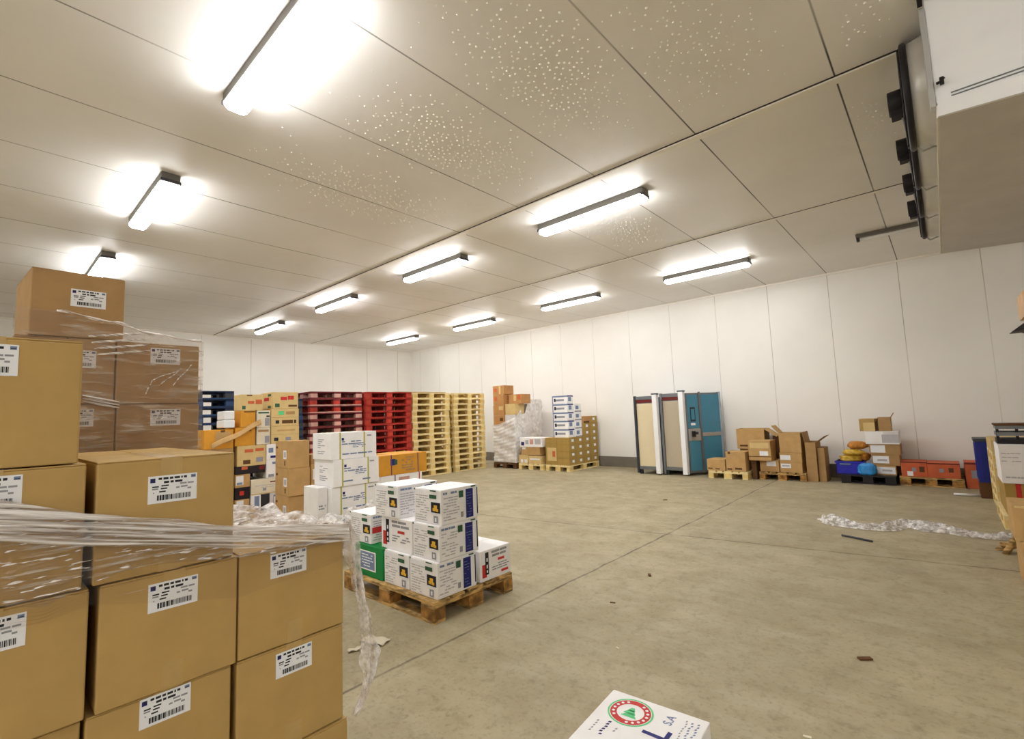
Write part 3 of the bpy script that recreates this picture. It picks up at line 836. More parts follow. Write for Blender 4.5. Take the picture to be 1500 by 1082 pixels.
# ================================================================== orange carton and red-white carton
pallet('wooden pallet under the orange carton', -6.0, 4.03, 0, 1.2, 0.8, 90)
carton('white carton with red printing and dark straps, under the orange carton', (-6.15, 3.60, 0.42, -5.6, 4.27, 0.655), 'white_card', art=[('+x', 0.05, 0.1, 0.28, 0.6, 'block_pinkish'), ('+x', 0.42, 0.45, 0.68, 0.85, 'block_pinkish'), ('+x', 0.80, 0.05, 0.93, 0.45, 'ink_red')] + rows('+x', 0.4, 0.1, 0.75, 0.4, 3, 'ink_light', 6, 0.5), straps=[('y', 0.33, 'strap_purple'), ('y', 0.93, 'ink_red')])
carton('orange strapped carton with a round blue emblem', (-6.15, 3.58, 0.657, -5.6, 4.36, 0.925), 'orange_card', art=[('+x', 0.22, 0.48, 0.32, 0.80, 'ink_blue'), ('+x', 0.30, 0.50, 0.36, 0.76, 'ink_green')] + rows('+x', 0.44, 0.12, 0.74, 0.88, 6, 'kraft_dark', 17, 0.6), straps=[('y', 0.24, 'strap_purple'), ('y', 0.80, 'strap_purple')])
carton('plain white carton lowest under the orange carton', (-6.15, 3.60, 0.145, -5.6, 4.27, 0.419), 'white_card')

# ================================================================== pile of mixed cartons (centre left)
pallet('wooden pallet under the tall plain kraft cartons', -6.6, 2.95, 0, 1.2, 0.8, 0)
gk = 'tall plain kraft cartons in one column'
for k, (lb, wlab) in enumerate((('plain kraft carton lowest of the narrow column beside the strapped cartons', None), ('plain kraft carton in the middle of the narrow column beside the strapped cartons', (0.62, 0.45)), ('plain kraft carton on top of the narrow column beside the strapped cartons', (0.62, 0.3)))):
    a = [('-y', 0.62, 0.34, 0.86, 0.66, 'paper'), ('-y', 0.66, 0.40, 0.82, 0.60, 'ink_light'), ('-y', 0.70, 0.10, 0.78, 0.28, 'kraft_inside'), ('-y', 0.06, 0.72, 0.2, 0.8, 'kraft_inside')]
    carton(lb, (-6.60, 2.66, 0.145 + 0.345 * k, -6.21 + 0.02 * (k == 1), 2.93, 0.145 + 0.345 * (k + 1) - 0.002), 'kraft_warm', group=gk, art=a, flaps=True)
carton('small kraft carton wedged between the tall kraft column and the strapped cartons', (-6.55, 2.97, 0.145, -6.25, 3.22, 0.52), 'kraft_warm')
carton('small kraft carton with a white sticker, peeping out beside the strapped cartons', (-6.55, 2.97, 0.522, -6.25, 3.22, 0.86), 'kraft_warm', art=[('+x', 0.1, 0.4, 0.6, 0.8, 'paper')])
carton('small open kraft carton at the top edge beside the strapped cartons', (-6.55, 2.97, 0.862, -6.25, 3.20, 0.98), 'kraft_dark')

DX = -7.2
pallet('wooden pallet under the tall pile of mixed cartons', -7.62, 2.85, 0, 1.2, 0.8, 90)
def D(y0, y1, z0, z1, dep, mm, label, art=None, name='cardboard_carton', cat='carton', **kw):
    return carton(label, (DX - dep, y0, z0, DX, y1, z1), mm, art=art, name=name, cat=cat, **kw)
def art_print(seed, col='ink_red', sq='ink_green'):
    rg_ = random.Random(seed)
    a = [('+x', 0.30, 0.52, 0.55, 0.72, col), ('+x', 0.58, 0.55, 0.82, 0.78, col), ('+x', 0.08, 0.10, 0.26, 0.32, sq), ('+x', 0.60, 0.12, 0.95, 0.24, 'kraft_inside')]
    a += [('-y', 0.3, 0.5, 0.7, 0.7, col), ('-y', 0.6, 0.76, 0.85, 0.9, sq), ('-y', 0.6, 0.08, 0.85, 0.2, sq)]
    return a
# flat trays right-hand column, z steps
D(2.86, 3.225, 1.617, 1.862, 0.45, 'kraft_light', 'pale kraft carton with red lettering, topmost and widest of the mixed pile', art_print(1))
D(2.84, 3.235, 1.492, 1.615, 0.45, 'kraft_light', 'flat pale carton directly under the topmost red-lettered carton', [('+x', 0.25, 0.3, 0.45, 0.75, 'ink_mint'), ('+x', 0.52, 0.35, 0.85, 0.7, 'kraft_dark')])
D(2.84, 3.235, 1.368, 1.490, 0.45, 'kraft_light', 'flat pale carton with a row of dark codes on its face', [('+x', 0.15, 0.3, 0.28, 0.7, 'ink'), ('+x', 0.38, 0.3, 0.78, 0.7, 'kraft_inside'), ('+x', 0.82, 0.3, 0.9, 0.7, 'ink')])
D(2.84, 3.24, 1.244, 1.366, 0.45, 'kraft_light', 'flat plain pale carton between the coded trays of the mixed pile', [('+x', 0.2, 0.4, 0.85, 0.6, 'kraft_warm')])
D(2.84, 3.24, 1.120, 1.242, 0.45, 'kraft_light', 'flat pale carton with two dark codes, level with the tall kraft column top', [('+x', 0.1, 0.3, 0.25, 0.7, 'ink'), ('+x', 0.5, 0.3, 0.7, 0.7, 'ink_grey')])
D(2.44, 2.72, 1.60, 1.825, 0.28, 'kraft_light', 'pale kraft carton with orange lettering beside the topmost red-lettered one', [('+x', 0.3, 0.42, 0.6, 0.6, 'red_orange_card'), ('+x', 0.66, 0.40, 0.97, 0.68, 'red_orange_card'), ('+x', 0.04, 0.08, 0.2, 0.3, 'ink_green'), ('+x', 0.25, 0.9, 0.5, 0.98, 'kraft_inside')])
D(2.44, 2.625, 1.372, 1.598, 0.3, 'orange_card', 'small orange carton under the orange-lettered pale one', [('+x', 0.2, 0.9, 0.95, 0.97, 'kraft_inside')])
D(2.645, 2.825, 1.36, 1.598, 0.3, 'cream_card', 'cream carton with grey stamps in the mixed pile, upper of two', [('+x', 0.1, 0.82, 0.9, 0.92, 'ink_green'), ('+x', 0.6, 0.08, 0.95, 0.55, 'ink_grey'), ('+x', 0.7, 0.6, 0.95, 0.7, 'ink')])
D(2.645, 2.825, 1.122, 1.356, 0.3, 'cream_card', 'cream carton with grey stamps in the mixed pile, lower of two', [('+x', 0.1, 0.75, 0.9, 0.88, 'kraft_dark'), ('+x', 0.6, 0.08, 0.95, 0.5, 'ink_grey')])
D(2.37, 2.625, 1.12, 1.368, 0.4, 'orange_card', 'wide orange carton low beside the cream stamped cartons', [('+x', 0.6, 0.8, 0.8, 0.95, 'kraft_inside')])
D(2.0, 2.35, 1.10, 1.352, 0.4, 'orange_card', 'wide orange carton under the white foam boxes', [('+x', 0.38, 0.3, 0.9, 0.9, 'kraft_warm'), ('+x', 0.55, 0.86, 0.7, 0.97, 'kraft_inside')])
D(2.23, 2.365, 1.372, 1.478, 0.3, 'jug', 'white foam box, lower of two, on the orange carton', None, 'foam_box', 'foam box', bevel=0.012)
D(2.235, 2.36, 1.481, 1.60, 0.3, 'jug', 'white foam box, upper of two, under the blue pallets', None, 'foam_box', 'foam box', bevel=0.012)
D(2.40, 2.77, 0.84, 1.118, 0.5, 'kraft_light', 'kraft carton with red lettering and dark stamps, half hidden by the front stack', [('+x', 0.25, 0.66, 0.55, 0.82, 'red_orange_card'), ('+x', 0.62, 0.70, 0.92, 0.84, 'red_orange_card'), ('+x', 0.2, 0.1, 0.45, 0.3, 'kraft_inside'), ('+x', 0.65, 0.16, 0.9, 0.4, 'ink_grey')])
D(2.78, 3.04, 0.90, 1.118, 0.5, 'white_card', 'white carton with a red and blue printed band above the yellow sticker', [('+x', 0.1, 0.45, 0.35, 0.75, 'ink_bluegrey'), ('+x', 0.5, 0.5, 0.9, 0.85, 'ink_red'), ('+x', 0.2, 0.1, 0.6, 0.25, 'ink_blue'), ('+x', 0.65, 0.0, 0.95, 0.3, 'ink_yellow')])
D(2.78, 3.04, 0.645, 0.898, 0.5, 'white_card', 'white carton with faint lilac printing under the red and blue banded one', [('+x', 0.3, 0.75, 0.9, 0.88, 'ink_bluegrey'), ('+x', 0.1, 0.05, 0.4, 0.2, 'ink_grey')])
D(2.38, 2.76, 0.735, 0.838, 0.5, 'black_plastic', 'black plastic tray under the red-lettered kraft carton', [('+x', 0.2, 0.6, 0.4, 0.95, 'red_orange_card'), ('+x', 0.8, 0.4, 0.98, 0.95, 'dark_red')], 'plastic_tray', 'tray')
D(2.38, 2.565, 0.56, 0.733, 0.5, 'kraft_warm', 'brown carton with a white label under the black tray', [('+x', 0.05, 0.2, 0.55, 0.9, 'paper'), ('+x', 0.1, 0.22, 0.48, 0.4, 'ink_bluegrey')])
D(2.38, 2.565, 0.40, 0.558, 0.5, 'black_plastic', 'black carton with a small red mark in the mixed pile', [('+x', 0.3, 0.35, 0.6, 0.7, 'ink_red')])
D(2.38, 2.56, 0.145, 0.398, 0.5, 'kraft_warm', 'brown carton at the bottom of the mixed pile with a pale label', [('+x', 0.1, 0.3, 0.6, 0.95, 'paper')])
D(2.58, 2.965, 0.432, 0.642, 0.45, 'cream_card', 'cream carton with thin brown lines standing on two smaller boxes', [('+x', 0.65, 0.72, 0.98, 0.8, 'dark_red'), ('+x', 0.4, 0.22, 0.52, 0.4, 'ink_grey'), ('+x', 0.0, 0.02, 1.0, 0.08, 'kraft_light')] + rows('+x', 0.1, 0.4, 0.9, 0.66, 2, 'ink_light', 5, 0.3))
D(2.58, 2.71, 0.145, 0.43, 0.45, 'white_card', 'white and blue carton upright at the foot of the mixed pile', [('+x', 0.35, 0.3, 0.85, 0.95, 'ink_bluegrey')])
D(2.72, 2.82, 0.145, 0.43, 0.45, 'metal_dark', 'dark box beside the white and blue upright carton', None, 'storage_box', 'box')
D(2.83, 2.965, 0.145, 0.43, 0.45, 'grey_card', 'white carton with a grey framed label at the foot of the mixed pile', [('+x', 0.35, 0.15, 0.98, 0.9, 'ink_bluegrey'), ('+x', 0.42, 0.2, 0.92, 0.82, 'paper')])
D(2.99, 3.24, 0.145, 0.64, 0.45, 'kraft_dark', 'plain dark kraft carton hidden under the lilac printed white one')
D(2.0, 2.35, 0.145, 1.098, 0.45, 'kraft_dark', 'tall kraft carton under the wide orange one, hidden by the front stack')
t = thing('paper_strip', 'brown paper strip slanting across the orange cartons', 'paper strip', (DX + 0.05, 2.4, 1.2))
b = MB(); b.grid(lambda u, v: (0.02 + 0.03 * math.sin(5 * u) - 0.03 * v, -0.33 + 0.62 * u, -0.10 + 0.30 * u + 0.07 * v + 0.01 * math.sin(9 * u)), 20, 4, 'kraft_warm')
o = b.build('strip', t); sm = o.modifiers.new('thick', 'SOLIDIFY'); sm.thickness = 0.003

# ================================================================== pallet stacks
def pallet_stack(words, cx, cy_, n, mats, seed, group, alt=None, L=1.2, S=0.8, rz=90, name='wooden_pallet'):
    rg_ = random.Random(seed)
    protos = {}
    for k in range(n):
        mm = mats
        if alt and rg_.random() < alt[0]: mm = alt[1]
        lb = f'{words}, {"topmost" if k == n - 1 else ("lowest" if k == 0 else ORD[k] + " from the floor")}'
        if mm not in protos:
            o = pallet(lb, 0, 0, 0, L, S, rz, mm, group, name); protos[mm] = o
        else:
            o = copy_tree(protos[mm]); o['label'] = lb
        o.location = (cx + rg_.uniform(-0.012, 0.012), cy_ + rg_.uniform(-0.014, 0.014), 0.1442 * k + 0.0005)
        o.rotation_euler = (0, 0, R(rz + rg_.uniform(-0.5, 0.5)))
YEL = ('wood_pale', 'wood_pale_block', 'wood_pale')
RED = ('wood_red', 'wood_red_block', 'wood_red')
MAR = ('wood_maroon', 'block_pinkish', 'wood_maroon')
MAR2 = ('wood_maroon', 'wood_red_block', 'block_pinkish')
BLU = ('wood_blue', 'wood_blue_block', 'wood_blue')
BLU2 = ('wood_blue', 'metal_dark', 'wood_blue_block')
pallet_stack('pale pallet in the stack touching the wrapped load', -9.82, 8.80, 14, YEL, 1, 'pale pallets beside the wrapped load', None, 1.1, 0.8)
pallet_stack('pale pallet in the stack beside the red ones', -9.84, 7.53, 14, YEL, 2, 'pale pallets beside the red stack', None, 1.15, 0.8)
pallet_stack('bright red pallet in the stack beside the pale ones', -9.75, 6.26, 14, RED, 3, 'bright red pallets', (0.2, MAR2), 1.2, 0.8)
pallet_stack('maroon pallet with pale blocks in the wide stack', -9.8, 5.02, 14, MAR, 4, 'maroon pallets', (0.4, MAR2), 1.14, 0.8)
pallet_stack('dark blue pallet in the stack behind the mixed cartons', -9.90, 3.80, 13, BLU, 5, 'blue pallets behind the mixed cartons', (0.3, BLU2), 1.1, 0.8)
pallet_stack('dark blue pallet in the stack above the foam boxes', -9.95, 2.55, 14, BLU, 6, 'blue pallets above the foam boxes', (0.4, BLU2), 1.14, 0.8)
t = thing('wooden_board', 'thin grey board lying across the tops of the pale and red stacks', 'board', (-9.75, 7.3, 0.1442 * 14 + 0.003))
b = MB(); b.box((-0.25, -0.75, 0), (0.25, 0.75, 0.02), 'kraft_dark'); b.build('board', t, bevel=0.003)

# ================================================================== wrapped load A by the wall
pallet('dark wooden pallet under the white wrapped load', -8.80, 10.02, 0, 1.2, 0.8, 90, ('kraft_inside', 'kraft_inside', 'kraft_inside'))
for k, (z0, z1, y0, y1, lb) in enumerate(((0.146, 0.62, 9.47, 10.0, 'pale carton seen through the film, lower front of the wrapped load'), (0.622, 1.07, 9.47, 10.0, 'pale carton seen through the film, upper front of the wrapped load'), (0.146, 0.95, 10.03, 10.58, 'pale carton seen through the film, lower rear of the wrapped load'), (0.952, 1.68, 10.03, 10.58, 'pale carton seen through the film, upper rear of the wrapped load'))):
    carton(lb, (-9.17, y0, z0, -8.44, y1, z1), 'grey_card')
t = thing('stretch_film', 'dense white stretch film swathing the load next to the pale pallets', 'stretch film', (-8.8, 10.0, 0.1))
HZ = lambda y: 1.09 + (0.27 if y > 9.75 else 0.27 * max(0, (y - 9.5) / 0.25)) + (0.38 * min(1, max(0, (y - 9.85) / 0.2)))
ring = [(-9.19, 9.44), (-8.80, 9.43), (-8.41, 9.44), (-8.40, 9.8), (-8.40, 10.2), (-8.41, 10.61), (-8.8, 10.62), (-9.19, 10.61), (-9.2, 10.2), (-9.2, 9.8), (-9.19, 9.44)]
def wrap(u, v):
    f = u * (len(ring) - 1); i = min(int(f), len(ring) - 2); q = f - i
    x = ring[i][0] * (1 - q) + ring[i + 1][0] * q; y = ring[i][1] * (1 - q) + ring[i + 1][1] * q
    xr = (x + 9.2) / 0.8
    top = HZ(y) + 0.24 * max(0, xr - 0.25) * (y < 9.7)
    k = 0.010 * math.sin(37 * u + 23 * v) + 0.008 * math.sin(71 * v - 19 * u)
    cx, cy_ = -8.8, 10.02
    return (x - cx + k * (x - cx) / 0.4, y - 10.0 + k * (y - cy_) / 0.6, 0.06 + v * (top - 0.10))
b = MB(); b.grid(wrap, 100, 36, 'film_white'); b.build('film_wrap', t)
ga = 'brown cartons on top of the wrapped load'
carton('brown carton lowest of the column on the wrapped load', (-9.19, 9.46, 1.10, -8.80, 9.85, 1.385), 'kraft_orange', group=ga, art=[('-y', 0.6, 0.5, 0.9, 0.8, 'kraft_inside')])
carton('brown carton second in the column on the wrapped load', (-9.19, 9.46, 1.387, -8.80, 9.85, 1.67), 'kraft_orange', group=ga, art=[('-y', 0.55, 0.55, 0.95, 0.9, 'kraft_light')])
carton('brown carton third in the column on the wrapped load', (-9.18, 9.46, 1.672, -8.80, 9.85, 1.955), 'kraft_orange', group=ga, art=[('-y', 0.1, 0.4, 0.4, 0.8, 'red_orange_card')])
carton('brown carton crowning the column on the wrapped load', (-9.19, 9.47, 1.957, -8.78, 9.86, 2.20), 'kraft_orange', group=ga, art=[('-y', 0.55, 0.05, 0.7, 0.95, 'kraft_light'), ('-y', 0.1, 0.3, 0.35, 0.7, 'red_orange_card')])
carton('yellowish carton on the lower shoulder of the wrapped load', (-8.78, 9.50, 1.40, -8.42, 9.86, 1.69), 'kraft_light', group=ga)
carton('brown carton lying on the yellowish one of the wrapped load', (-8.76, 9.62, 1.692, -8.3, 10.0, 1.94), 'kraft_orange', group=ga, art=[('-y', 0.4, 0.3, 0.6, 0.9, 'kraft_light'), ('-y', 0.7, 0.4, 0.95, 0.9, 'red_orange_card')])
carton('pale carton supporting the yellowish one under the film', (-8.8, 9.5, 1.08, -8.44, 9.86, 1.398), 'grey_card', group=ga)

# ================================================================== load B
pallet('pale wooden pallet under the low load beside the wrapped load', -7.93, 10.05, 0, 1.2, 0.8, 90, YEL)
gb = 'kraft cartons of the low load'
carton('kraft carton at the wrapped-load end of the low load', (-8.33, 9.47, 0.146, -8.02, 9.9, 0.36), 'kraft_light', group=gb, art=[('-y', 0.2, 0.1, 0.45, 0.5, 'paper'), ('-y', 0.6, 0.1, 0.9, 0.5, 'paper')])
carton('kraft carton on the boards under the white capped carton', (-8.0, 9.47, 0.146, -7.6, 9.9, 0.345), 'kraft_light', group=gb, art=[('-y', 0.1, 0.5, 0.9, 0.7, 'paper')])
carton('kraft carton directly beneath the long white printed carton', (-8.25, 9.48, 0.362, -7.63, 9.9, 0.566), 'kraft_warm', group=gb, art=[('-y', 0.05, 0.7, 0.25, 0.95, 'paper')])
carton('kraft carton at the rear of the low load', (-8.3, 9.93, 0.146, -7.6, 10.6, 0.55), 'kraft_warm', group=gb)
carton('long white printed carton lying on the low load', (-8.27, 9.46, 0.568, -7.54, 9.9, 0.80), 'white_card', art=[('-y', 0.06, 0.15, 0.2, 0.55, 'ink_blue'), ('-y', 0.26, 0.3, 0.4, 0.75, 'ink_light'), ('-y', 0.46, 0.3, 0.62, 0.85, 'block_pinkish'), ('-y', 0.68, 0.3, 0.94, 0.85, 'ink_light')])

# ================================================================== load C: gridded kraft cartons with white labels
pallet('pale wooden pallet under the gridded kraft stack', -7.10, 10.13, 0, 1.3, 0.72, 90, YEL)
place = {0: 'front', 1: 'second', 2: 'third', 3: 'wall'}
CZ = lambda k: 0.145 + 0.1645 * k
first = None
for iy in range(4):
    for ix in range(2):
        for k in range(4 if iy < 2 else 7):
            if iy == 2 and ix == 1 and k == 6: continue
            lb = f'gridded kraft carton, {ORD[k]} layer, {place[iy]} column of the white-labelled side' if ix == 1 else f'gridded kraft carton, {ORD[k]} layer, {place[iy]} row beside the low load'
            if first is None:
                d_ = (0.352, 0.322, 0.1625)
                first = thing('labelled_carton', lb, 'carton', (0, 0, 0), 0, 'kraft cartons of the gridded stack')
                b = MB(); b.box((-d_[0] / 2, -d_[1] / 2, 0), (d_[0] / 2, d_[1] / 2, d_[2]), 'kraft_olive'); b.build('body', first, bevel=0.004)
                decals(d_, [('+x', 0.36, 0.36, 0.66, 0.74, 'paper')]).build('label', first)
                o = first
            else:
                o = copy_tree(first); o['label'] = lb
            o.location = (-7.284 + 0.357 * ix, 9.655 + 0.326 * iy, CZ(k))
carton('orange-brown carton in the top corner of the gridded stack', (-7.10, 10.145, CZ(6), -6.752, 10.465, CZ(7) - 0.002), 'kraft_orange', art=[('+x', 0.1, 0.0, 0.9, 0.3, 'kraft_inside')])
t = thing('paper_notice', 'paper notice stuck low on the front of the gridded stack', 'notice', (-7.27, 9.492, 0.40))
b = MB(); b.box((-0.14, -0.002, -0.16), (0.14, 0.0, 0.16), 'kraft_light'); b.box((0.02, -0.003, -0.06), (0.1, -0.002, 0.08), 'red_orange_card'); b.build('sheet', t)
gw = 'blue and white boxes on the gridded stack'
for k in range(5):
    lb = f'blue and white box in the taller pile on the gridded stack, {ORD[k] if k < 4 else "topmost"}'
    a = [('-y', 0.0, 0.0, 0.06, 1.0, 'ink_bluegrey'), ('-y', 0.0, 0.82, 1.0, 1.0, 'ink_bluegrey'), ('-y', 0.12, 0.28, 0.24, 0.68, 'ink'), ('-y', 0.24, 0.34, 0.8, 0.58, 'ink_grey'), ('+x', 0.2, 0.3, 0.7, 0.8, 'ink_bluegrey'), ('+x', 0, 0.85, 1, 1, 'ink_blue')]
    carton(lb, (-7.24, 9.56, CZ(4) + 0.204 * k, -6.79, 9.81, CZ(4) + 0.204 * (k + 1) - 0.003), 'white_card', 'printed_box', 'box', gw, art=a)
for k in range(4):
    lb = f'blue and white box in the shorter pile on the gridded stack, {ORD[k] if k < 3 else "topmost"}'
    a = [('+x', 0.15, 0.3, 0.6, 0.75, 'ink_bluegrey'), ('+x', 0, 0.0, 1, 0.14, 'ink_grey')]
    carton(lb, (-7.2, 9.83, CZ(4) + 0.204 * k, -6.77, 10.12, CZ(4) + 0.204 * (k + 1) - 0.003), 'white_card', 'printed_box', 'box', gw, art=a)

# ================================================================== insulated cabinets
def cabinet(label, x0, x1, y0, y1, h, panel, dark_post):
    w, d = x1 - x0, y1 - y0
    t = thing('insulated_cabinet', label, 'cabinet', ((x0 + x1) / 2, (y0 + y1) / 2, 0), 0, 'insulated cabinets by the wall')
    b = MB(); b.box((-w / 2 + 0.03, -d / 2 + 0.05, 0.10), (w / 2 - 0.03, d / 2, h - 0.03), 'cab_frame'); b.build('body', t, bevel=0.006)
    b = MB(); b.box((-w / 2 + 0.055, -d / 2 + 0.03, 0.17), (w / 2 - 0.10, -d / 2 + 0.055, h - 0.16), panel); b.build('front_panel', t, bevel=0.004)
    b = MB(); b.box((-w / 2 + 0.05, -d / 2 + 0.02, h - 0.145), (w / 2 - 0.09, -d / 2 + 0.05, h - 0.075), 'dark_red'); b.box((-w / 2 + 0.05, -d / 2 + 0.01, h - 0.075), (w / 2 - 0.09, -d / 2 + 0.05, h), 'metal_grey'); b.build('top_rail', t, bevel=0.003)
    b = MB(); b.box((-w / 2, -d / 2, 0.02), (-w / 2 + 0.05, -d / 2 + 0.06, h + 0.01), dark_post); b.build('hinge_post', t, bevel=0.004)
    b = MB(); b.box((w / 2 - 0.10, -d / 2 - 0.06, 0.03), (w / 2, -d / 2 + 0.06, h + 0.02), 'white_paint'); b.box((w / 2 - 0.12, -d / 2 - 0.05, h + 0.02), (w / 2 + 0.01, -d / 2 + 0.06, h + 0.05), 'metal_dark'); b.build('latch_post', t, bevel=0.006)
    b = MB(); b.box((-w / 2 + 0.04, -d / 2 + 0.02, 0.10), (w / 2 - 0.08, -d / 2 + 0.06, 0.17), 'metal_grey'); b.build('bottom_rail', t, bevel=0.003)
    for (sx, sy_) in ((-1, -1), (1, -1), (-1, 1), (1, 1)):
        b = MB(); b.box((sx * (w / 2 - 0.07) - 0.03, sy_ * (d / 2 - 0.07) - 0.03, 0), (sx * (w / 2 - 0.07) + 0.03, sy_ * (d / 2 - 0.07) + 0.03, 0.10), 'metal_dark'); b.build('foot', t, bevel=0.006)
    return t
cabinet('grey-framed insulated cabinet with a cream front, at the end toward the gridded stack', -5.19, -4.62, 9.86, 10.72, 1.70, 'cream_panel', 'metal_dark')
t = cabinet('insulated cabinet with a beige front and a blue door swung open', -4.60, -4.06, 9.92, 10.75, 1.73, 'greige_panel', 'metal_grey')
dr = MB()
ang = math.atan2(0.82, 0.50)
hx, hy = (-4.045) - (-4.33), 9.965 - (10.335)
Md = Matrix.Translation((hx, hy, 0)) @ Matrix.Rotation(ang, 4, 'Z')
dr.box((0.0, 0.0, 0.05), (0.86, 0.05, 1.72), 'metal_grey', Md)
for (x0, x1, z0, z1) in ((0.03, 0.30, 0.10, 0.72), (0.03, 0.30, 0.98, 1.68), (0.37, 0.83, 0.10, 0.80), (0.37, 0.83, 0.88, 1.68)):
    dr.box((x0, -0.006, z0), (x1, 0.0, z1), 'cab_blue', Md)
dr.box((0.31, -0.02, 0.05), (0.36, 0.0, 1.74), 'metal_grey', Md)
dr.box((0.36, -0.015, 0.80), (0.84, 0.0, 0.88), 'metal_light', Md)
dr.box((0.02, -0.016, 0.72), (0.31, 0.0, 0.97), 'metal_light', Md)
dr.box((0.83, -0.02, 0.03), (0.87, 0.052, 1.73), 'cab_frame', Md)
do = dr.build('door', t, bevel=0.003)
b = MB(); b.box((0.09, -0.05, 0.80), (0.16, -0.012, 0.92), 'black_plastic', Md); b.box((0.16, -0.04, 0.85), (0.24, -0.016, 0.90), 'metal_dark', Md); b.build('door_handle', do)
b = MB(); b.box((0.09, -0.012, 1.12), (0.21, -0.006, 1.42), 'metal_dark', Md); b.box((0.11, -0.014, 1.16), (0.19, -0.011, 1.38), 'cab_blue', Md); b.box((0.09, -0.010, 1.04), (0.2, -0.006, 1.09), 'paper', Md); b.build('control_plate', do)

# ================================================================== kraft cartons on pallets by the wall (D, E)
def open_carton(label, dims6, mm, art=None, rz=0, flap_angles=(('+x', 40), ('-x', 60), ('+y', 30)), group=None, flap_len=None):
    x0, y0, z0, x1, y1, z1 = dims6
    dx, dy, dz = x1 - x0, y1 - y0, z1 - z0
    t = thing('open_carton', label, 'open carton', ((x0 + x1) / 2, (y0 + y1) / 2, z0), rz, group)
    w = 0.006
    b = MB()
    b.box((-dx / 2, -dy / 2, 0), (dx / 2, dy / 2, w), mm)
    b.box((-dx / 2, -dy / 2, w), (dx / 2, -dy / 2 + w, dz), mm); b.box((-dx / 2, dy / 2 - w, w), (dx / 2, dy / 2, dz), mm)
    b.box((-dx / 2, -dy / 2 + w, w), (-dx / 2 + w, dy / 2 - w, dz), mm); b.box((dx / 2 - w, -dy / 2 + w, w), (dx / 2, dy / 2 - w, dz), mm)
    b.build('body', t)
    for (f, a) in flap_angles:
        k = MB()
        if f in '+x-x':
            s_ = 1 if f == '+x' else -1
            M_ = Matrix.Translation((s_ * dx / 2, 0, dz)) @ Matrix.Rotation(R(s_ * -a), 4, 'Y')
            fl_ = flap_len or 0.5 * dx
            k.box((0 if s_ > 0 else -fl_, -dy / 2, -0.005), (fl_ if s_ > 0 else 0, dy / 2, 0.0), mm, M_)
        else:
            s_ = 1 if f == '+y' else -1
            M_ = Matrix.Translation((0, s_ * dy / 2, dz)) @ Matrix.Rotation(R(s_ * a), 4, 'X')
            k.box((-dx / 2, 0 if s_ > 0 else -0.45 * dy, -0.005), (dx / 2, 0.45 * dy if s_ > 0 else 0, 0.0), mm, M_)
        k.build('flap', t)
    if art: decals((dx, dy, dz), art).build('label', t)
    return t
pallet('pale wooden pallet under the small kraft cartons beside the cabinets', -3.27, 10.17, 0, 0.62, 0.74, 90, YEL)
carton('low kraft carton with dark printing at the cabinet end of its pallet', (-3.66, 9.88, 0.146, -3.31, 10.3, 0.37), 'kraft_warm', art=[('-y', 0.05, 0.15, 0.3, 0.25, 'kraft_inside'), ('-y', 0.45, 0.12, 0.7, 0.22, 'kraft_inside')])
carton('taller kraft carton with a notched top on the small pallet by the cabinets', (-3.29, 9.88, 0.146, -2.93, 10.25, 0.525), 'kraft_warm', art=[('-y', 0.05, 0.08, 0.3, 0.16, 'kraft_inside'), ('-y', 0.45, 0.1, 0.8, 0.2, 'kraft_inside'), ('-y', 0.12, 0.88, 0.25, 1.0, 'kraft_inside')])
carton('plain kraft carton behind the notched one, bearing the open carton', (-3.2, 10.50, 0.0, -2.775, 10.82, 0.54), 'kraft_dark')
open_carton('open kraft carton with a raised flap behind the small pallet', (-3.22, 10.42, 0.542, -2.70, 10.80, 0.94), 'kraft_warm', flap_angles=(('+x', -35),), art=[('-y', 0.1, 0.12, 0.4, 0.2, 'kraft_inside')])
carton('dark block painted as the shaded gap under the labelled kraft carton between the pallets', (-2.86, 10.02, 0.0, -2.78, 10.3, 0.36), 'kraft_inside')  # solid dark block colours in the shadowed gap beneath the carton
pallet('wooden pallet under the tall labelled kraft cartons near the wall', -2.36, 10.46, 0, 0.80, 0.78, 90)
carton('kraft carton with a white label spanning toward the small pallet', (-2.89, 9.98, 0.362, -2.50, 10.36, 0.735), 'kraft_warm', art=[('-y', 0.5, 0.25, 0.88, 0.48, 'paper'), ('-y', 0.08, 0.62, 0.92, 0.9, 'kraft_light'), ('-y', 0.0, 0.18, 1.0, 0.22, 'kraft_inside')])
carton('low kraft carton with a white sticker at the pallet edge', (-2.74, 10.11, 0.146, -2.41, 10.5, 0.36), 'kraft_warm', art=[('-y', 0.35, 0.5, 0.85, 0.92, 'paper')])
carton('kraft carton with a white label, bottom of the tall pair', (-2.395, 10.11, 0.146, -2.03, 10.5, 0.33), 'kraft_warm', art=[('-y', 0.05, 0.45, 0.5, 0.88, 'paper'), ('-y', 0.1, 0.58, 0.44, 0.75, 'ink_light')])
carton('kraft carton with a white label in the middle of the tall column', (-2.39, 10.11, 0.332, -2.025, 10.5, 0.51), 'kraft_warm', art=[('-y', 0.03, 0.25, 0.5, 0.75, 'paper')])
open_carton('open kraft carton on top of the tall labelled column, flap bent back', (-2.375, 10.11, 0.512, -2.02, 10.45, 0.875), 'kraft_warm', flap_angles=(('-x', 50), ('+y', -60)))
carton('dark brown block painted as a shaded open interior behind the tall labelled column', (-2.58, 10.52, 0.146, -2.30, 10.85, 0.80), 'kraft_inside')  # dark colour stands for the shade inside an open carton
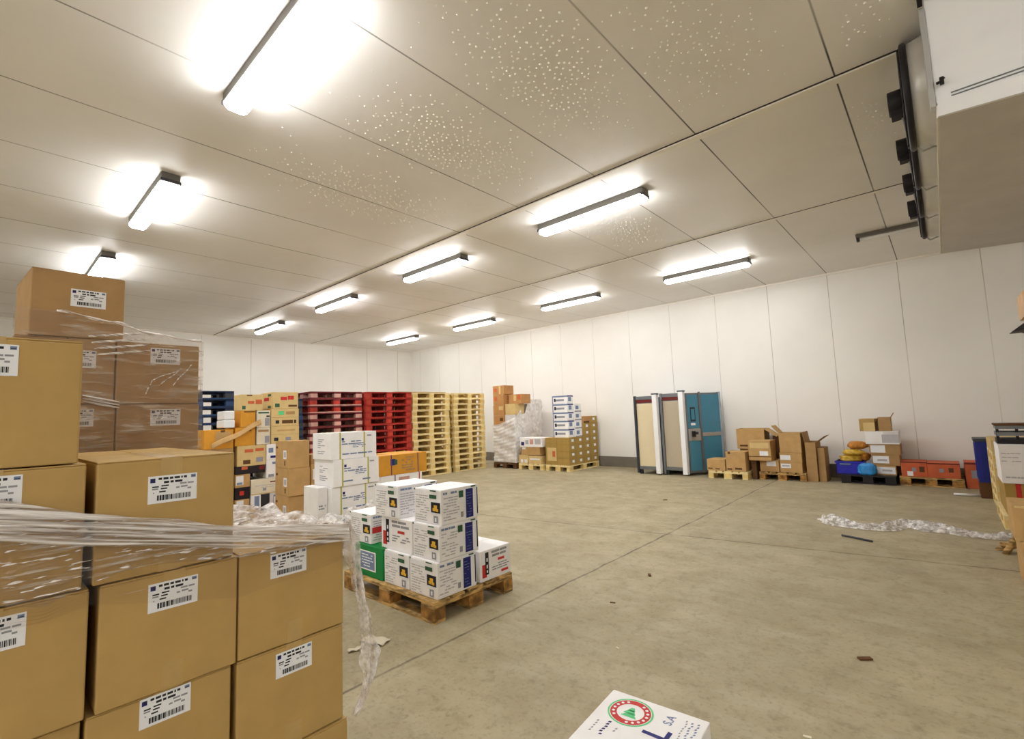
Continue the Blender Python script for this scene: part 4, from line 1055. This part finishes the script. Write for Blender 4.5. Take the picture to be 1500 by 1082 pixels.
open_carton('shade-tinted open carton with two dark flaps, at the wall end of the tall column', (-1.965, 10.14, 0.0, -1.80, 10.62, 0.70), 'kraft_dark', flap_angles=(('+x', 38), ('-x', 82)), flap_len=0.19)  # darker kraft carries the shade of its sides and inner flaps
carton('narrow kraft carton beside the dark-flapped one', (-1.79, 10.20, 0.0, -1.68, 10.6, 0.60), 'kraft_dark')

# ================================================================== blue crate group
pallet('black plastic pallet under the blue crate and labelled cartons', -1.085, 10.53, 0, 0.76, 0.66, 0, ('black_plastic', 'black_plastic', 'black_plastic'), None, 'plastic_pallet')
t = thing('plastic_crate', 'bright blue plastic crate holding yellow bags', 'crate', (-1.345, 10.55, 0.146))
b = MB(); hw, hd, hh, w = 0.20, 0.2, 0.215, 0.012
b.box((-hw, -hd, 0), (hw, hd, w), 'crate_blue')
for (a0, a1) in (((-hw, -hd), (hw, -hd + w)), ((-hw, hd - w), (hw, hd)), ((-hw, -hd), (-hw + w, hd)), ((hw - w, -hd), (hw, hd))):
    b.box((a0[0], a0[1], w), (a1[0], a1[1], hh), 'crate_blue')
b.build('tub', t, bevel=0.003)
b = MB()
for (a0, a1) in (((-hw - 0.015, -hd - 0.015), (hw + 0.015, -hd + w)), ((-hw - 0.015, hd - w), (hw + 0.015, hd + 0.015)), ((-hw - 0.015, -hd), (-hw + w, hd)), ((hw - w, -hd), (hw + 0.015, hd))):
    b.box((a0[0], a0[1], hh - 0.03), (a1[0], a1[1], hh), 'crate_blue')
b.build('rim', t, bevel=0.004)
b = MB(); b.box((-0.14, -hd - 0.017, hh - 0.06), (0.02, -hd - 0.002, hh - 0.035), 'ink_bluegrey'); b.build('handle', t)
def bag(label, cx, cy_, z, rx, ry, rz_, mm, seed, name='plastic_bag', cat='bag', group=None):
    rg_ = random.Random(seed)
    ph = [rg_.uniform(0, 6) for _ in range(6)]
    b = MB()
    nu, nv = 48, 20
    def fn(u, v):
        a = 2 * PI * u; e = PI * (v - 0.5)
        k = 0.95 + 0.07 * math.sin(11 * a + ph[4] + 7 * e) * math.cos(e) + 0.06 * math.sin(17 * a - 5 * e + ph[5]) * math.cos(e) + 0.12 * math.sin(3 * a + ph[0]) * math.cos(e) + 0.09 * math.sin(7 * a + ph[1] + 3 * e) * math.cos(e) + 0.06 * math.sin(5 * e + ph[2])
        zz = math.copysign(abs(math.sin(e)) ** 0.7, math.sin(e))
        return (rx * k * math.cos(a) * math.cos(e) ** 0.6 if abs(math.cos(e)) > 1e-6 else 0, ry * k * math.sin(a) * math.cos(e) ** 0.6 if abs(math.cos(e)) > 1e-6 else 0, rz_ + rz_ * zz * (1 + 0.06 * math.sin(4 * a + ph[3])))
    b.grid(fn, nu, nv, mm)
    o = b.build(name, None, (cx, cy_, z))
    return tag(o, label, cat, group)
gbag = 'snack bags heaped in the blue crate'
bag('yellow bag lying lowest on the blue crate rim', -1.345, 10.53, 0.345, 0.17, 0.14, 0.055, 'bag_yellow', 1, group=gbag)
bag('red-brown bag slumped at the cartons side of the crate heap', -1.135, 10.60, 0.362, 0.075, 0.11, 0.07, 'bag_orange', 2, group=gbag)
bag('yellow bag in the middle of the heap over the blue crate', -1.30, 10.53, 0.455, 0.155, 0.13, 0.055, 'bag_yellow', 3, group=gbag)
bag('orange bag topping the heap over the blue crate', -1.23, 10.54, 0.565, 0.14, 0.12, 0.068, 'bag_orange', 4, group=gbag)
bag('light blue plastic bag slumped against the blue crate', -1.08, 10.265, 0.146, 0.125, 0.065, 0.10, 'bag_blue', 5)
gl = 'labelled kraft cartons beside the blue crate'
carton('kraft carton with a wide white label, lowest beside the blue crate', (-0.97, 10.36, 0.146, -0.70, 10.8, 0.305), 'kraft_warm', group=gl, art=[('-y', 0.04, 0.15, 0.95, 0.85, 'paper'), ('-y', 0.3, 0.4, 0.8, 0.6, 'ink_light')])
carton('kraft carton with a white label, second beside the blue crate', (-1.02, 10.38, 0.307, -0.64, 10.8, 0.485), 'kraft_dark', group=gl, art=[('-y', 0.04, 0.2, 0.62, 0.88, 'paper'), ('-y', 0.2, 0.4, 0.55, 0.6, 'ink_light')])
carton('kraft carton with a white label, third beside the blue crate', (-1.04, 10.38, 0.487, -0.62, 10.8, 0.665), 'kraft_dark', group=gl, art=[('-y', 0.04, 0.2, 0.52, 0.9, 'paper')])
carton('white carton with a smeared grey side above the labelled kraft ones', (-1.08, 10.36, 0.667, -0.62, 10.8, 0.885), 'white_card', art=[('-y', 0.5, 0.1, 1.0, 0.75, 'ink_light'), ('-y', 0.55, 0.75, 1.0, 0.95, 'grey_card')])
carton('small brown carton tipped on the white one, nearer the yellow bags', (-1.135, 10.38, 0.888, -0.915, 10.66, 1.10), 'kraft', rz=-6, art=[('-y', 0.25, 0.0, 1.0, 0.7, 'kraft_light')])
open_carton('small open brown carton on the white one, nearer the orange cartons', (-0.88, 10.38, 0.888, -0.71, 10.62, 1.12), 'kraft_dark', flap_angles=(('-x', -60), ('+x', 60)))

# ================================================================== orange cartons
pallet('wooden pallet under the two orange cartons', -0.27, 10.58, 0, 0.79, 0.58, 0)
go = 'orange cartons on the pallet by the wall'
carton('orange carton with a white sticker, beside the labelled kraft cartons', (-0.632, 10.33, 0.146, -0.304, 10.75, 0.39), 'red_orange_card', group=go, art=[('-y', 0.22, 0.05, 0.45, 0.35, 'paper'), ('-y', 0.42, 0.35, 0.58, 0.6, 'ink_grey'), ('-y', 0.70, 0.32, 0.9, 0.68, 'kraft_inside'), ('-y', 0.0, 0.92, 1.0, 1.0, 'dark_red')])
carton('orange carton with dark round prints, on the side toward the navy bin', (-0.30, 10.30, 0.146, 0.09, 10.75, 0.38), 'red_orange_card', group=go, art=[('-y', 0.36, 0.38, 0.5, 0.62, 'ink_grey'), ('-y', 0.65, 0.4, 0.8, 0.7, 'kraft_inside'), ('-y', 0.0, 0.92, 1.0, 1.0, 'dark_red')])
carton('orange carton turned edgewise beyond the pair on the pallet', (0.142, 10.34, 0.0, 0.38, 10.78, 0.40), 'red_orange_card', group=go, art=[('-y', 0.3, 0.4, 0.6, 0.7, 'ink_grey'), ('-y', 0.0, 0.92, 1.0, 1.0, 'dark_red')])

# ================================================================== navy bin
t = thing('plastic_bin', 'navy blue upright plastic bin by the white pile', 'bin', (0.365, 9.62, 0))
b = MB(); b.box((-0.10, -0.2, 0.22), (0.16, 0.2, 0.80), 'bin_navy')
for y in (-0.12, 0.0, 0.12): b.box((-0.108, y - 0.012, 0.26), (-0.10, y + 0.012, 0.76), 'bin_navy')
for x in (-0.05, 0.02, 0.09): b.box((x - 0.01, -0.207, 0.26), (x + 0.01, -0.2, 0.74), 'bin_navy')
b.build('body', t, bevel=0.01)
b = MB(); b.box((-0.115, -0.215, 0.78), (0.175, 0.215, 0.825), 'metal_dark'); b.build('lid', t, bevel=0.008)
b = MB(); b.box((-0.10, -0.19, 0.0), (0.15, 0.19, 0.22), 'kraft_inside'); b.build('base', t, bevel=0.004)

# ================================================================== pile at the edge of the view
pallet('pale wooden pallet at the foot of the white pile', 0.77, 7.84, 0, 1.0, 0.82, 90, YEL)
carton('olive-brown carton with a red stripe under the big white carton', (0.395, 7.40, 0.146, 1.1, 8.2, 0.478), 'kraft_olive', art=[('-y', 0.12, 0.0, 0.18, 1.0, 'ink_red'), ('-y', 0.24, 0.1, 0.5, 0.6, 'kraft_light')])
carton('big white carton with faint marks above the olive-brown one', (0.385, 7.38, 0.480, 1.1, 7.98, 0.885), 'white_card', art=rows('-y', 0.02, 0.55, 0.25, 0.85, 3, 'ink_light', 12, 0.2) + rows('-y', 0.04, 0.1, 0.25, 0.3, 1, 'ink_light', 13, 0.2))
for k in range(5):
    pallet(f'pale pallet in the low stack behind the big white carton, {"topmost" if k == 4 else ORD[k]}', 0.78, 8.88, 0.1442 * k + 0.0005, 1.0, 0.8, 90, YEL, 'low pallet stack behind the white carton')
carton('pale yellow carton on the low pallet stack behind the white carton', (0.38, 8.42, 0.724, 1.1, 9.3, 0.87), 'kraft_light')
t = thing('produce_crate', 'grey and black slatted crate on the big white carton', 'crate', (0.635, 7.72, 0.888))
b = MB()
for z in (0.0, 0.075, 0.15): b.box((-0.24, -0.17, z + 0.01), (0.24, -0.155, z + 0.05), 'metal_grey' if z else 'black_plastic'); b.box((-0.24, 0.155, z + 0.01), (0.24, 0.17, z + 0.05), 'metal_grey'); b.box((-0.24, -0.155, z + 0.01), (-0.225, 0.155, z + 0.05), 'metal_grey' if z else 'black_plastic'); b.box((0.225, -0.155, z + 0.01), (0.24, 0.155, z + 0.05), 'metal_grey')
b.box((-0.24, -0.17, 0.0), (0.24, 0.17, 0.012), 'black_plastic')
for x in (-0.23, -0.08, 0.08, 0.22):
    b.box((x - 0.012, -0.168, 0), (x + 0.012, -0.15, 0.21), 'black_plastic')
b.build('slats', t)
b = MB(); b.box((-0.25, -0.18, 0.195), (0.25, 0.18, 0.215), 'kraft_inside'); b.build('lid', t, bevel=0.003)
carton('big kraft carton standing closest before the white pile, upper of two', (0.30, 5.20, 0.335, 0.63, 5.6, 0.595), 'kraft_warm', flaps=True, art=[('-y', 0.05, 0.93, 1.0, 0.995, 'kraft_light')])
carton('big kraft carton standing closest before the white pile, lower of two', (0.325, 5.20, 0.001, 0.64, 5.6, 0.333), 'kraft_warm')
carton('tall kraft carton at the foot of the stack bearing the black sheet', (0.66, 5.8, 0.0, 1.2, 6.5, 1.0), 'kraft_warm')
carton('tall kraft carton directly under the black sheet', (0.66, 5.8, 1.002, 1.2, 6.5, 1.93), 'kraft_warm')
t = thing('plastic_sheet', 'folded black plastic sheet poking into view high above the kraft cartons', 'plastic sheet', (0.9, 6.1, 1.932))
b = MB()
b.v += [(-0.41, -0.10, 0.03), (-0.30, -0.16, 0.12), (-0.24, -0.2, 0.145), (0.25, -0.2, 0.145), (0.25, -0.2, 0.0), (-0.26, -0.2, 0.0), (-0.33, -0.14, 0.035), (-0.41, 0.1, 0.03), (-0.30, 0.16, 0.12), (-0.24, 0.2, 0.145), (0.25, 0.2, 0.145), (0.25, 0.2, 0.0), (-0.26, 0.2, 0.0), (-0.33, 0.14, 0.035)]
for q in ((6, 5, 4, 3, 2, 1, 0), (7, 8, 9, 10, 11, 12, 13)): b.f.append(q); b.m.append(b.mi('black_plastic')); b.sm.append(False)
for i in range(7):
    j = (i + 1) % 7
    b.f.append((i, j, 7 + j, 7 + i)); b.m.append(0); b.sm.append(False)
b.build('fold', t)
carton('peach carton resting on the black plastic sheet', (0.575, 5.9, 2.08, 1.1, 6.3, 2.29), 'peach')

# ================================================================== floor clutter
t = thing('white_emblem_carton', 'white carton with a red ring and green tree emblem on the floor in front', 'carton', (-0.922, 1.573, 0), 4.5)
dW = (0.388, 0.56, 0.25)
b = MB(); b.box((-dW[0] / 2, -dW[1] / 2, 0), (dW[0] / 2, dW[1] / 2, dW[2]), 'white_card'); b.build('body', t, bevel=0.004)
b = MB()
zt = dW[2] + 0.0006
cx0, cy0, k = -0.072, 0.172, 0.0
def disc(mb, cx, cy_, r0, r1, mm, z, a0=0, a1=2 * PI, n=48):
    for i in range(n):
        p, q = a0 + (a1 - a0) * i / n, a0 + (a1 - a0) * (i + 1) / n
        pts = [(cx + r * math.cos(a) , cy_ + r * math.sin(a), z) for (r, a) in ((r1, p), (r1, q), (r0, q), (r0, p))]
        mb.face(pts if r0 > 0 else [pts[0], pts[1], (cx, cy_, z)], mm)
disc(b, cx0, cy0, 0.080, 0.087, 'ink_mint', zt)
disc(b, cx0, cy0, 0.052, 0.077, 'ink_red', zt)
for i in range(18):
    if i in (4, 5, 12, 13): continue
    a = 2 * PI * i / 18
    disc(b, cx0 + 0.0645 * math.cos(a), cy0 + 0.0645 * math.sin(a), 0, 0.0065, 'paper', zt + 0.0003, n=6)
for (tx, ty, tw, th) in ((0, 0.018, 0.03, 0.022), (0.0, 0.0, 0.05, 0.024), (0.004, -0.02, 0.064, 0.024)):
    b.face([(cx0 - tw / 2 + tx, cy0 + ty - th / 2, zt + 0.0004), (cx0 + tw / 2 + tx, cy0 + ty - th / 2, zt + 0.0004), (cx0 + tx + tw * 0.2, cy0 + ty + th / 2, zt + 0.0004), (cx0 + tx - tw * 0.2, cy0 + ty + th / 2, zt + 0.0004)], 'ink_mint')
b.build('emblem', t)
def lettering(txt, size, x, y, rot, mm, parent, name='lettering', shear=0.0):
    cu = bpy.data.curves.new(name, 'FONT'); cu.body = txt; cu.size = size; cu.shear = shear; cu.offset = size * 0.02
    o = bpy.data.objects.new(name, cu); COL.objects.link(o)
    dg = bpy.context.evaluated_depsgraph_get()
    me = bpy.data.meshes.new_from_object(o.evaluated_get(dg))
    bpy.data.objects.remove(o); bpy.data.curves.remove(cu)
    me.materials.clear(); me.materials.append(MATS[mm])
    q = link(name, me, parent, (x, y, zt)); q.rotation_euler = (0, 0, rot)
    return q
lettering('S.A', 0.045, 0.082, 0.175, R(88), 'ink_bluegrey', t)
lettering('L', 0.13, 0.098, 0.075, R(88), 'ink_blue', t)
b = MB()
rg_ = random.Random(5)
for (u, v0, n_, mm, w_) in ((-0.155, -0.01, 5, 'ink_grey', 0.004), (-0.115, -0.01, 6, 'ink_blue', 0.006), (-0.075, 0.03, 2, 'ink_grey', 0.004), (0.125, 0.10, 9, 'ink_grey', 0.003), (0.145, 0.13, 7, 'ink_bluegrey', 0.004), (0.165, 0.15, 6, 'ink_bluegrey', 0.004)):
    for i in range(n_):
        y = v0 + 0.016 * i; dx = rg_.uniform(-0.003, 0.003)
        b.face([(u + dx - w_, y, zt), (u + dx + w_, y + 0.003, zt), (u + dx + w_, y + 0.012, zt), (u + dx - w_ * 0.5, y + 0.010, zt)], mm)
b.build('printing', t)
t = thing('paper_scrap', 'small white paper scrap on the floor beside the emblem carton', 'paper scrap', (-0.60, 1.86, 0.0))
b = MB(); b.box((-0.03, -0.02, 0.0), (0.03, 0.02, 0.006), 'paper'); b.build('sheet', t)
for i, (x, y, rz, sx, lb) in enumerate(((-2.84, 1.77, 20, 1.0, 'torn cream paper on the floor below the hanging film, larger piece'), (-2.83, 1.63, 70, 0.55, 'thin cream paper strip on the floor below the hanging film'))):
    b = MB()
    b.grid(lambda u, v: ((-0.09 + 0.18 * u) * sx, (-0.045 + 0.09 * v) * (0.4 if i else 1), 0.004 + 0.012 * abs(math.sin(6 * u + 4 * v))), 8, 6, 'cream_card')
    o = b.build('paper_scrap', None, (x, y, 0.0)); o.rotation_euler = (0, 0, R(rz)); tag(o, lb, 'paper scrap')
    q = o.modifiers.new('thick', 'SOLIDIFY'); q.thickness = 0.002
# long crumpled film on the floor
spine = [(-1.20, 6.95, 0.10), (-1.08, 6.82, 0.17), (-0.93, 6.70, 0.10), (-0.80, 6.62, 0.07), (-0.62, 6.72, 0.09), (-0.50, 7.02, 0.11), (-0.34, 7.02, 0.13), (-0.16, 6.95, 0.14), (-0.02, 6.86, 0.10), (0.12, 6.82, 0.05), (0.24, 6.80, 0.05), (0.33, 6.86, 0.12), (0.40, 6.9, 0.05)]
def filmfloor(u, v):
    f = u * (len(spine) - 1); i = min(int(f), len(spine) - 2); q = f - i
    a, b_ = spine[i], spine[i + 1]
    x, y, w = (a[j] * (1 - q) + b_[j] * q for j in range(3))
    tdir = Vector((b_[0] - a[0], b_[1] - a[1], 0)).normalized(); nrm = Vector((-tdir.y, tdir.x, 0))
    s_ = (v - 0.5) * 2
    p = Vector((x, y, 0)) + nrm * (w * 1.1 * s_ * (1 + 0.25 * math.sin(31 * u + 3 * s_)))
    z = 0.006 + (0.03 + 0.42 * w) * (1 - s_ * s_) * (0.35 + 0.65 * abs(math.sin(23 * u + 5 * s_) * math.cos(17 * u - 7 * s_)))
    return (p.x, p.y, z)
b = MB(); b.grid(filmfloor, 150, 16, 'film_crumple')
tag(b.build('crumpled_film'), 'long crumpled strip of clear film lying across the floor', 'plastic film')
b = MB(); b.tube([(-0.93, 6.17, 0.012), (-0.85, 6.13, 0.014), (-0.76, 6.10, 0.012), (-0.66, 6.06, 0.008)], 0.011, 'metal_dark', 6)
tag(b.build('plastic_strap'), 'short dark strap end on the floor in front of the crumpled film', 'strap')
b = MB(); b.cyl((-0.02, 9.55, 0.018), (0.27, 9.57, 0.018), 0.018, 'tube_glass', n=12); b.cyl((0.27, 9.57, 0.018), (0.285, 9.571, 0.018), 0.0185, 'metal_dark', n=12)
tag(b.build('plastic_tube'), 'white tube lying on the floor before the orange cartons', 'tube')
t = thing('broken_slat', 'splintered wooden slats heaped on the floor at the end of the crumpled film', 'wood scrap', (0.30, 6.25, 0))
for (a, b_, w) in (((-0.06, 0.1, 0.0), (0.16, 0.02, 0.12), 0.03), ((-0.02, -0.05, 0.0), (0.1, 0.15, 0.16), 0.025), ((-0.04, 0.05, 0.06), (0.16, 0.1, 0.08), 0.03)):
    mbx = MB(); mbx.tube([a, b_], w, 'wood', 4); mbx.build('slat', t)
rg_ = random.Random(8)
for (x, y, s_, lb) in ((-0.45, 3.32, 0.035, 'dark wood chip alone on the open floor'), (-1.58, 2.62, 0.012, 'tiny pale crumb on the floor near the emblem carton'), (-1.95, 3.2, 0.02, 'small dark fleck on the floor beside the near pallet'), (-2.0, 3.9, 0.03, 'flat dark scrap on the floor beyond the near pallet'), (-0.56, 2.42, 0.016, 'pale splinter on the floor ahead of the emblem carton'), (-3.35, 7.2, 0.03, 'dark scrap far out on the open floor before the cabinets')):
    b = MB(); b.box((-s_, -s_ * 0.4, 0), (s_, s_ * 0.4, s_ * 0.3), 'cream_card' if 'pale' in lb else 'kraft_inside')
    o = b.build('floor_scrap', None, (x, y, 0), 0.002); o.rotation_euler = (0, 0, rg_.uniform(0, 3)); tag(o, lb, 'scrap')
